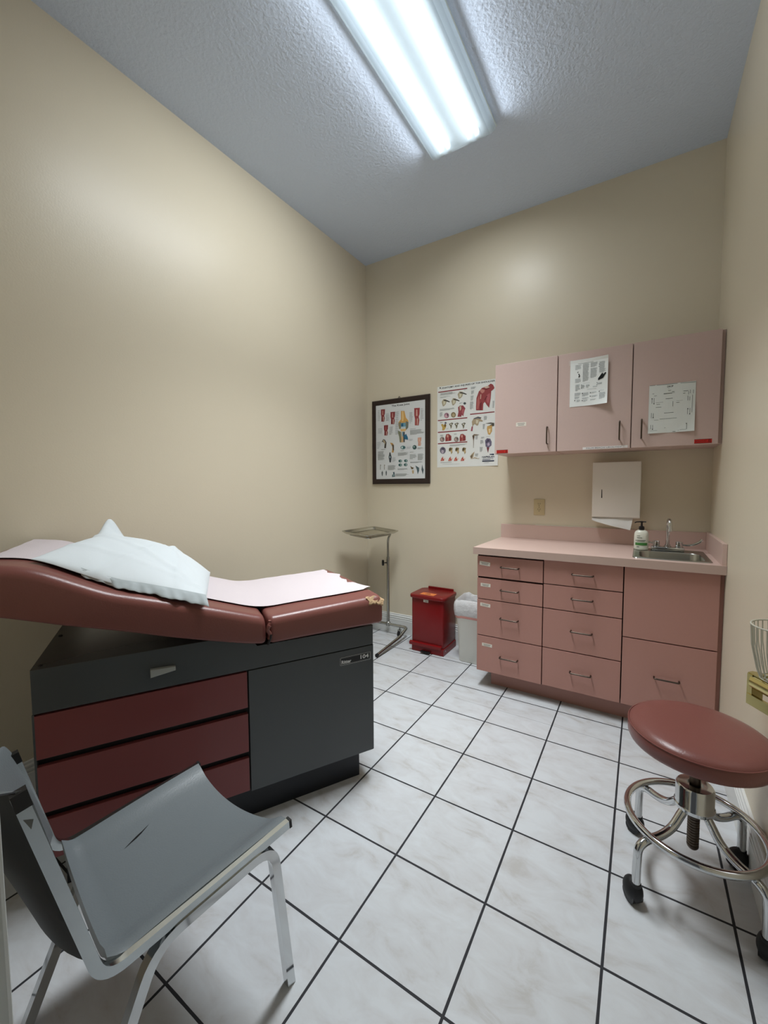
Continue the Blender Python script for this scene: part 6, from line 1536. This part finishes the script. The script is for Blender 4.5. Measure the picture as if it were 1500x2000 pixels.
# ------------------------------------------------------------------ instrument stand in the corner
ms = thing('instrument_stand', 'tall steel instrument tray stand on casters in the room corner', 'stand', (.26, -.075, 0))
px, py = .268, -.075
bm = new(); tube(bm, [(.015, py, .088), (.43, py, .088)], .0125, 12); robj(ms, 'crossbar', bm, M['steel'], smooth=40)
for x in (.018, .438):
    bm = new()
    tube(bm, arc([(x - .012 if x > .2 else x + .012, py, .088), (x + (.018 if x > .2 else 0), py - .004, .085), (x + (.022 if x > .2 else 0), py - .13, .046), (x + (.024 if x > .2 else 0), -.555, .017)], .035), .0125, 12)
    lg = robj(ms, 'leg', bm, M['steel'], smooth=40)
    bm = new(); cyl(bm, (x + (.0238 if x > .2 else 0), -.55, .017), (x + (.0242 if x > .2 else 0), -.566, .0165), .014, 12); robj(ms, 'end_cap', bm, M['rubber'], lg)
for x in (.045, .385):
    bm = new(); cyl(bm, (x, py, .10), (x, py, .055), .006, 8); box(bm, x - .013, x + .013, py - .02, py + .012, .052, .058)
    for dx in (-.0125, .0105): box(bm, x + dx, x + dx + .002, py - .016, py + .004, .022, .056)
    cs = robj(ms, 'caster', bm, M['steel'])
    bm = new(); tube(bm, [(x - .009, py - .008, .025), (x + .009, py - .008, .025)], .025, 20); robj(ms, 'wheel', bm, M['rubber'], cs, smooth=40)
bm = new(); lathe(bm, [(0, .075), (.020, .075), (.020, .105), (.0125, .112), (.0125, .655), (.0145, .657), (.0145, .690), (.0125, .692), (0, .692)], (px, py), 20); robj(ms, 'outer_pole', bm, M['steel'], smooth=40)
# upper rod, bent into a loop that carries the tray
TC = Vector((.262, -.335, .945))
ang = math.radians(-7)
ux = Vector((math.cos(ang), math.sin(ang), -.075)); uy = Vector((-math.sin(ang), math.cos(ang), .012))
uz = ux.cross(uy).normalized()
def tp_(a, b, c=0.): return TC + ux * a + uy * b + uz * c
bm = new()
e0 = tp_(.04, .14, -.022)
pth = [(px, py, .66), (px, py, .86), tuple(tp_(.05, .215, -.034)), tuple(tp_(.02, .10, -.030))]
tube(bm, arc(pth, .05, 6), .0098, 12)
lp = [tp_(.02, .15, -.0275), tp_(-.105, .15, -.0275), tp_(-.105, -.150, -.0275), tp_(.105, -.150, -.0275), tp_(.105, .15, -.0275)]
tube(bm, arc([tuple(p) for p in lp + [lp[0]]], .03, 5), .0062, 8)
robj(ms, 'tray_support', bm, M['steel'], smooth=40)
bm = new(); cyl(bm, (px - .010, py - .008, .640), (px - .026, py - .020, .640), .005, 10)
lathe_pts = circ(.026, 20)
prism(bm, [(a, b + .640) for a, b in lathe_pts], 'y', -.009, .009, .003)
vs = [v for v in bm.verts if abs(v.co.x) < .05 and abs(v.co.y) < .03]
bmesh.ops.rotate(bm, verts=vs, cent=(0, 0, .64), matrix=Matrix.Rotation(math.radians(-52), 3, 'Z')); bmesh.ops.translate(bm, vec=(px - .036, py - .027, 0), verts=vs)
robj(ms, 'clamp_knob', bm, M['plastic_black'], smooth=40)
tr = thing('instrument_tray', 'empty shallow steel tray resting on the corner stand', 'tray', TC)
bm = new()
def tring(w, h, r, z): return [bm.verts.new(tp_(a, b, z)) for a, b in rrect(w, h, r, 5)]
rg = [tring(.285, .415, .03, -.001), tring(.290, .420, .032, .002), tring(.285, .415, .03, .004), tring(.262, .392, .03, .001), tring(.246, .376, .03, -.016), tring(.236, .366, .028, -.018)]
for A_, B_ in zip(rg, rg[1:]):
    for k in range(len(A_)): bm.faces.new((A_[k], A_[(k + 1) % len(A_)], B_[(k + 1) % len(A_)], B_[k]))
bm.faces.new(rg[-1])
lo = [[bm.verts.new(v.co - uz * .0015) for v in R_] for R_ in (rg[0], rg[4], rg[5])]
for A_, B_ in zip(lo, lo[1:]):
    for k in range(len(A_)): bm.faces.new((A_[k], B_[k], B_[(k + 1) % len(A_)], A_[(k + 1) % len(A_)]))
bm.faces.new(lo[-1][::-1])
for k in range(len(lo[0])): bm.faces.new((rg[0][k], lo[0][k], lo[0][(k + 1) % len(lo[0])], rg[0][(k + 1) % len(lo[0])]))
robj(tr, 'pan', bm, M['steel_tray'], smooth=50)

# ------------------------------------------------------------------ red step-on waste can
RC = (.752, -.158)
rc = thing('step_can', 'bright red metal pedal waste can with an orange warning sticker', 'waste can', (*RC, 0))
hx, hy = .138, .125
x0, x1, y0, y1 = RC[0] - hx, RC[0] + hx, RC[1] - hy, RC[1] + hy
bm = new(); prism(bm, [(RC[0] + a, RC[1] + b) for a, b in rrect(2 * hx, 2 * hy, .018, 4)], 'z', .040, .432, .002); robj(rc, 'body', bm, M['red_can'], smooth=40)
bm = new(); prism(bm, [(RC[0] + a, RC[1] - .006 + b) for a, b in rrect(2 * hx + .030, 2 * hy + .02, .035, 5)], 'z', .430, .455, .006); lid = robj(rc, 'lid', bm, M['red_can'], smooth=50)
bm = new(); box(bm, x0 + .03, x1 - .02, y1 - .004, y1 + .010, .428, .470, .002); robj(rc, 'hinge_bar', bm, M['red_can'], lid)
bm = new()
sx, sy, sz = RC[0] - .018, RC[1] - .065, .4556
def stk(a, b, i, z=0):
    return bm.verts.new((sx + a, sy + b, sz + z))
f = bm.faces.new([stk(a, b, 0) for a, b in ((-.062, -.03), (.060, -.034), (.064, .030), (-.058, .034))]); f.material_index = 0
for k in range(3):
    a = PI / 2 + k * 2 * PI / 3; ox, oy = .011 * math.cos(a), .009 * math.sin(a); n = 14
    O = [stk(ox + .013 * math.cos(2 * PI * t / n), oy + .012 * math.sin(2 * PI * t / n), 1, .0004 + k * 1e-4) for t in range(n)]
    I = [stk(ox + .0075 * math.cos(2 * PI * t / n), oy + .007 * math.sin(2 * PI * t / n), 1, .0004 + k * 1e-4) for t in range(n)]
    for t in range(n):
        q = bm.faces.new((O[t], O[(t + 1) % n], I[(t + 1) % n], I[t])); q.material_index = 1
robj(rc, 'warning_sticker', bm, [M['orange'], M['sticker_dark']], lid)
bm = new(); box(bm, RC[0] - .03, RC[0] + .012, y0 - .0012, y0, .404, .424)
for zz in (.410, .417):
    f = bm.faces.new([bm.verts.new((RC[0] + a, y0 - .0016, zz + b)) for a, b in ((-.018, -.0018), (.006, -.0018), (.006, .0018), (-.018, .0018))]); f.material_index = 1
robj(rc, 'maker_label', bm, [M['label'], M['label_ink']])
bm = new(); box(bm, x0 + .006, x1 + .004, y0 - .004, y1, .002, .055, .002); robj(rc, 'base', bm, M['red_can'])
bm = new(); prism(bm, [(y0 - .016, .050), (y0 - .018, .072), (y0 + .002, .078), (y0 + .002, .050)], 'x', x0 - .012, x1 - .010, .002); robj(rc, 'front_rail', bm, M['red_can'])
bm = new(); box(bm, RC[0] - .045, RC[0] + .035, y0 - .035, y0, .012, .017, .001); robj(rc, 'pedal', bm, M['black'])
for yy in (y0 + .03,):
    bm = new(); cyl(bm, (x1 + .003, yy, .035), (x1 + .007, yy, .035), .005, 10); robj(rc, 'rivet', bm, M['chrome'])

# ------------------------------------------------------------------ white bin with a liner, next to the drawers
bx, by = 1.118, -.185
wb = tag(bpy.data.objects.new('waste_bin', None), 'tall off-white plastic bin standing between red can and pink drawers', 'waste bin'); C.objects.link(wb); wb.location = (bx, by, 0)
def brect(w, h, r, z): return [bm.verts.new((a, b, z)) for a, b in rrect(w, h, r, 5)]
bm = new()
rg = [brect(.20, .20, .035, 0.0), brect(.210, .21, .04, .006), brect(.252, .25, .05, .415), brect(.258, .256, .05, .420), brect(.258, .256, .05, .430), brect(.246, .244, .046, .430), brect(.200, .20, .035, .012)]
for A_, B_ in zip(rg, rg[1:]):
    for k in range(len(A_)): bm.faces.new((A_[k], A_[(k + 1) % len(A_)], B_[(k + 1) % len(A_)], B_[k]))
bm.faces.new(rg[0][::-1]); bm.faces.new(rg[-1])
obj('body', bm, M['bin'], wb, 50)
ln = tag(bpy.data.objects.new('bin_liner', None), 'thin white plastic liner bag folded over the rim of the white bin', 'bin liner'); C.objects.link(ln); ln.location = (bx, by, 0)
bm = new(); rn = random.Random(5)
def lring(w, h, z, wob, zw=0.):
    out = []
    R_ = rrect(w, h, .06, 9)
    for i, (a, b) in enumerate(R_):
        t = 2 * PI * i / len(R_)
        k = 1 + wob * (.5 * math.sin(5 * t + 1) + .5 * math.sin(11 * t) + .4 * math.sin(17 * t + z * 60))
        out.append(bm.verts.new((a * k, b * k, z + zw * (math.sin(3 * t + .6) + .5 * math.sin(7 * t)))))
    return out
rg = [lring(.262, .260, .345, .012, .006), lring(.272, .270, .352, .022, .006), lring(.284, .282, .395, .03, .004), lring(.286, .284, .430, .022, .005), lring(.276, .274, .458, .016, .008), lring(.262, .260, .466, .014, .008), lring(.250, .248, .455, .02, .006), lring(.236, .234, .40, .035, 0), lring(.222, .22, .28, .05, 0), lring(.19, .19, .13, .05, 0), lring(.08, .08, .10, .05, 0)]
for A_, B_ in zip(rg, rg[1:]):
    for k in range(len(A_)): bm.faces.new((A_[k], A_[(k + 1) % len(A_)], B_[(k + 1) % len(A_)], B_[k]))
bm.faces.new(rg[-1])
obj('film', bm, M['liner'], ln, 80)
bm = new()
rg = [lring(.2615, .2595, .332, .010, .005), lring(.266, .264, .334, .010, .005), lring(.268, .266, .350, .014, .005), lring(.2635, .2615, .350, .010, .005)]
for A_, B_ in zip(rg, rg[1:] + rg[:1]):
    for k in range(len(A_)): bm.faces.new((A_[k], A_[(k + 1) % len(A_)], B_[(k + 1) % len(A_)], B_[k]))
obj('drawstring', bm, M['pink_tie'], ln, 80)

# ------------------------------------------------------------------ grey sling chair in the foreground
CA = math.radians(80.3)
ch = thing('side_chair', 'grey vinyl chair with a flat chrome frame in front of the table', 'chair', (1.336, -2.816, 0), CA)
CW = .42
def band_xz(bm, path, w, y0, y1):
    """Flat bar lying in the x/z plane: width w in that plane, from y0 to y1."""
    sec = [(y0, -w / 2), (y1, -w / 2), (y1, w / 2), (y0, w / 2)]
    P_ = [Vector((p[0], 0, p[1])) for p in path]; rings = []
    for i, p in enumerate(P_):
        a = P_[max(0, i - 1)]; b = P_[min(len(P_) - 1, i + 1)]; t = (b - a).normalized(); nrm = Vector((-t.z, 0, t.x))
        rings.append([bm.verts.new(p + nrm * v + Vector((0, u, 0))) for u, v in sec])
    for A_, B_ in zip(rings, rings[1:]):
        for k in range(4): bm.faces.new((A_[k], A_[(k + 1) % 4], B_[(k + 1) % 4], B_[k]))
    bm.faces.new(rings[0][::-1]); bm.faces.new(rings[-1])
    return bm
def arc2(pts, r, n=7): return [(p.x, p.z) for p in arc([(a, 0, b) for a, b in pts], r, n)]
bar = arc2([(-.100, .818), (-.002, .400), (.412, .440)], .045)
leg = arc2([(.406, .0), (.362, .416), (.090, .388), (-.075, .0)], .055)
for y in (0., CW - .016):
    XE = .412 if y == 0. else .356                        # the far rail stops a little short
    bm = new(); band_xz(bm, [(min(p[0], XE), p[1] if p[0] < XE else .440 - .0966 * (.412 - XE)) for p in (bar if y == 0. else [(-.0690, .686)] + bar[1:])], .020, y, y + .014); fr_ = obj('side_frame', bm, M['chrome_worn'], ch, 30)
    bm = new(); band_xz(bm, [(-.0930, .792), (-.0995, .822)] if y == 0. else [(-.0640, .664), (-.0700, .690)], .0220, y - .001, y + .015); obj('end_cap', bm, M['rubber'], fr_)
    bm = new(); band_xz(bm, [(XE - .002, .440 - .0966 * (.412 - XE)), (XE + .0045, .4405 - .0966 * (.412 - XE))], .0215, y - .001, y + .015); obj('end_cap', bm, M['rubber'], fr_)
    if y == 0.:
        bm = new()
        prism(bm, [(-.0955, .775), (-.083, .769), (-.0865, .754)], 'y', -.0008, .0002); obj('chipped_patch', bm, mat('bare_grey_metal', (92, 96, 96), .6), fr_)
    bm = new(); band_xz(bm, leg, .022, y - .003, y + .019)
    bmesh.ops.bevel(bm, geom=[e for e in bm.edges if e.calc_face_angle(0) > .9], offset=.003, segments=2, affect='EDGES')
    lg = obj('leg', bm, M['chrome'], ch, 35)
    for fx in (.408, -.075):
        bm = new(); box(bm, fx - .010, fx + .010, y - .001, y + .017, -.0005, .004); obj('glide', bm, M['rubber'], lg)
for x, z in ((.15, .392), (.33, .405)):
    bm = new(); cyl(bm, (x, .005, z - .006), (x, CW - .01, z - .006), .009, 12); obj('cross_rod', bm, M['chrome'], ch, 40)
# seat sling
def seat_pt(u, v, side):
    x = .010 + (.400 - .056 * v) * u; y = .0142 + (CW - .0304) * v; b = 2 * v - 1
    edge = .4105 + .0385 * u                              # upper edge of the side bars
    puff = (.011 if b < 0 else .004) * math.exp(-((1 - abs(b)) / .10 - 1) ** 2 * 1.3)
    top = edge - .003 + puff - .036 * (1 - b * b) ** .9 * (.55 + .45 * u) + .003 * math.sin(u * PI)
    th = .010 + .020 * (1 - abs(b) ** 6)
    if u < .06: top += (.06 - u) * .30
    x += -.016 * (1 - b * b) * (u ** 6)
    return (x, y, top if side > 0 else top - th)
bm = new(); NU, NV = 26, 24
A = grid(bm, NU, NV, lambda u, v: seat_pt(u, v, 1)); B = grid(bm, NU, NV, lambda u, v: seat_pt(u, v, -1))
rim = [(i, 0) for i in range(NU)] + [(NU, j) for j in range(NV)] + [(i, NV) for i in range(NU, 0, -1)] + [(0, j) for j in range(NV, 0, -1)]
for k in range(len(rim)):
    p, q = rim[k], rim[(k + 1) % len(rim)]
    bm.faces.new((A[p[0]][p[1]], A[q[0]][q[1]], B[q[0]][q[1]], B[p[0]][p[1]]))
st = obj('seat', bm, M['grey_vinyl'], ch, 55)
bm = new()
cut = [(.245, .165), (.222, .172), (.205, .183), (.190, .193), (.170, .199)]
for k in range(len(cut) - 1):
    pass
wd = [0, .0016, .0032, .0022, 0]
L_ = []; R_ = []
for (x, y), w_ in zip([(.116, .289), (.132, .295), (.146, .300), (.160, .305), (.180, .314)], wd):
    u, v = (x - .010) / .400, (y - .0142) / (CW - .0304); z = seat_pt(u, v, 1)[2] + .0022
    L_.append(bm.verts.new((x, y - w_, z))); R_.append(bm.verts.new((x + w_ * .4, y + w_ + .0003, z)))
for k in range(len(L_) - 1): bm.faces.new((L_[k], L_[k + 1], R_[k + 1], R_[k]))
obj('tear', bm, M['black'], st)
# back sling
def back_pt(u, v, side):
    b = 2 * v - 1; z = .452 + .385 * u; y = .004 + (CW - .010) * v
    xb = .000 - .0237 * (z - .408) / .1
    bul = .068 * (1 - b * b) * (.72 + .35 * u); slope = 1 - .33 * v * u ** 2
    th = .012 + .020 * (1 - b ** 6)
    x = xb - bul + (th * .55 if side > 0 else -th * .55)
    if u > .86:
        t = (u - .86) / .14; x = xb - bul + (1 if side > 0 else -1) * th * .55 * math.sqrt(max(0, 1 - t * t)); z = .452 + .385 * .86 + .028 * math.sin(t * PI / 2)
        z += 0
    z += .022 * (1 - b * b) * (1 - u)
    if u > .5: z += .014 * min(1, (u - .5) * 3)
    z = .452 + (z - .452) * slope
    return (x, y, z)
bm = new()
A = grid(bm, 28, 20, lambda u, v: back_pt(u, v, 1)); B = grid(bm, 28, 20, lambda u, v: back_pt(u, v, -1))
NU, NV = 28, 20
rim = [(i, 0) for i in range(NU)] + [(NU, j) for j in range(NV)] + [(i, NV) for i in range(NU, 0, -1)] + [(0, j) for j in range(NV, 0, -1)]
for k in range(len(rim)):
    p, q = rim[k], rim[(k + 1) % len(rim)]
    try: bm.faces.new((A[p[0]][p[1]], A[q[0]][q[1]], B[q[0]][q[1]], B[p[0]][p[1]]))
    except ValueError: pass
for f in bm.faces:
    pass
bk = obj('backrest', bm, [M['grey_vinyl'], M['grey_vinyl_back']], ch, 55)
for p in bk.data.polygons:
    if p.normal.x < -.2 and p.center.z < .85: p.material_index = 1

# ------------------------------------------------------------------ round doctor's stool
SC = (2.323, -1.535)
so = thing('rolling_stool', 'round brick red swivel stool with chrome foot ring near the right wall', 'stool', (*SC, 0))
bm = new()
R = .190
DZ = .046
lathe(bm, [(r_, z_ + DZ) for r_, z_ in [(0, .428), (.170, .428), (R - .004, .433), (R, .442), (R + .001, .470), (R - .002, .478), (R - .010, .488), (R - .030, .496), (R - .07, .501), (0, .504)]], (0, 0), 64)
cu = obj('seat', bm, M['vinyl'], so, 60)
bm = new(); tube(bm, [((R - .0005) * math.cos(2 * PI * k / 64), (R - .0005) * math.sin(2 * PI * k / 64), .479 + DZ) for k in range(64)], .0016, 6, True); obj('piping', bm, M['vinyl_edge'], cu, 60)
bm = new(); lathe(bm, [(0, .425), (.060, .425), (.064, .440), (.10, .468), (.10, .474), (0, .474)], (0, 0), 32); obj('seat_plate', bm, M['black'], so, 40)
bm = new(); lathe(bm, [(0, .268), (.044, .268), (.054, .274), (.055, .285), (.0515, .290), (.0515, .345), (.047, .351), (.034, .352), (.022, .352), (.022, .346), (0, .346)], (0, 0), 40); obj('hub', bm, M['chrome'], so, 40)
bm = new(); prof = [(0, .135), (.012, .136), (.0155, .141)]
for k in range(14): prof += [(.0165, .145 + k * .0088), (.0165, .149 + k * .0088), (.0138, .1512 + k * .0088), (.0138, .1525 + k * .0088)]
prof += [(.0155, .27), (.0155, .426), (0, .426)]
lathe(bm, prof, (0, 0), 20); obj('screw_post', bm, M['pull'], so, 40)
bm = new(); tube(bm, [(.184 * math.cos(2 * PI * k / 72), .184 * math.sin(2 * PI * k / 72), .222) for k in range(72)], .0115, 12, True); obj('foot_ring', bm, M['chrome'], so, 60)
random.seed(9)
for k, (cx, cy) in enumerate(((-.150, -.157), (.152, -.152), (-.146, .146), (.147, .162))):
    a = math.atan2(cy, cx); rr = math.hypot(cx, cy)
    bm = new()
    pts = [(.030, .285), (.052, .262), (.085, .222), (.130, .205), (rr - .030, .203), (rr, .188), (rr + .003, .130), (rr + .004, .062)]
    tube(bm, arc([(q * math.cos(a), q * math.sin(a), z) for q, z in pts], .03, 4), .0125, 14); lg = obj('leg', bm, M['chrome'], so, 50)
    cx, cy = (rr + .004) * math.cos(a), (rr + .004) * math.sin(a)
    bm = new()
    yaw = (-.9, -1.9, -.6, .5)[k]
    ball(bm, (0, 0, 0), .034, 1.0, .74, 1.05, 20)
    bmesh.ops.rotate(bm, verts=bm.verts, cent=(0, 0, 0), matrix=Matrix.Rotation(yaw, 3, 'Z'))
    ox, oy = cx + .012 * math.cos(yaw + PI), cy + .012 * math.sin(yaw + PI)
    bmesh.ops.translate(bm, vec=(ox, oy, .040), verts=bm.verts); cyl(bm, (cx, cy, .072), (cx, cy, .045), .0145, 14)
    cs = obj('caster', bm, M['rubber'], lg, 60)
    bm = new()
    dx, dy = math.cos(yaw + PI / 2), math.sin(yaw + PI / 2)
    for q in (-.011, .011): cyl(bm, (ox + dx * (q - .006), oy + dy * (q - .006), .0245), (ox + dx * (q + .006), oy + dy * (q + .006), .0245), .0245, 20)
    obj('wheel', bm, M['plastic_black'], cs, 40)

# ------------------------------------------------------------------ brass swing bracket with a wire basket, right edge
e0 = Vector((2.389, -1.806, 0)); e1 = Vector((W - .001, -1.994, 0)); dr = (e1 - e0).normalized(); sd = Vector((-dr.y, dr.x, 0))   # sd points to the wall side
br = thing('brass_bracket', 'pale brass two-rail bracket arm reaching out from the right wall', 'bracket', (e1.x, e1.y, .80))
def along(bm, prof, t0=0., t1=None):
    """Extrude a (side, z) outline along the arm."""
    A_ = [e0 + dr * t0 + sd * a + Vector((0, 0, b)) for a, b in prof]
    B_ = [e0 + dr * (t1 if t1 is not None else (e1 - e0).length) + sd * a + Vector((0, 0, b)) for a, b in prof]
    V0 = [bm.verts.new(p) for p in A_]; V1 = [bm.verts.new(p) for p in B_]; n_ = len(prof)
    bm.faces.new(V0); bm.faces.new(V1[::-1])
    for k in range(n_): bm.faces.new((V0[k], V0[(k + 1) % n_], V1[(k + 1) % n_], V1[k]))
    return bm
def rect_(a0, a1, b0, b1): return [(a0, b0), (a1, b0), (a1, b1), (a0, b1)]
bm = new(); along(bm, rect_(-.002, .026, .768, .842), 0, .014); robj(br, 'end_strip', bm, M['brass'])
bm = new(); along(bm, [(.006, .806), (0, .808), (-.006, .816), (-.007, .826), (-.004, .836), (.004, .841), (.008, .841), (.008, .806)], .010); robj(br, 'upper_rail', bm, M['brass'], smooth=50)
bm = new(); along(bm, rect_(-.004, .004, .766, .792), .002); robj(br, 'lower_rail', bm, M['brass'])
bm = new(); prism(bm, [(e0.x, e0.y), (e1.x, e1.y), (W - .001, -1.80), (e0.x + .01, -1.795)], 'z', .8412, .8442); robj(br, 'shelf', bm, M['brass'])
bk_ = thing('wire_basket', 'small white wire basket standing on the brass bracket', 'basket', (2.4445, -1.838, .845))
n = 30; rt, rb, hb = .060, .040, .130
def ring_pts(r, z, m=40): return [(r * math.cos(2 * PI * k / m), r * math.sin(2 * PI * k / m), z) for k in range(m)]
bm = new(); tube(bm, ring_pts(rt, hb), .0020, 8, True); obj('rim', bm, M['wire'], bk_, 60)
bm = new()
for k in range(n):
    a = 2 * PI * k / n; c_, s_ = math.cos(a), math.sin(a)
    tube(bm, [(rt * c_, rt * s_, hb), ((rt - .003) * c_, (rt - .003) * s_, hb * .6), ((rb + .006) * c_, (rb + .006) * s_, .022), (rb * c_, rb * s_, .004)], .0013, 5)
obj('side_wires', bm, M['wire'], bk_)
bm = new()
for r in (.040, .030, .020, .010): tube(bm, ring_pts(r, .0026, 28), .0013, 5, True)
for k in range(4):
    a = PI * k / 4; tube(bm, [(-.04 * math.cos(a), -.04 * math.sin(a), .0018), (.04 * math.cos(a), .04 * math.sin(a), .0018)], .0013, 5)
obj('bottom_wires', bm, M['wire'], bk_)
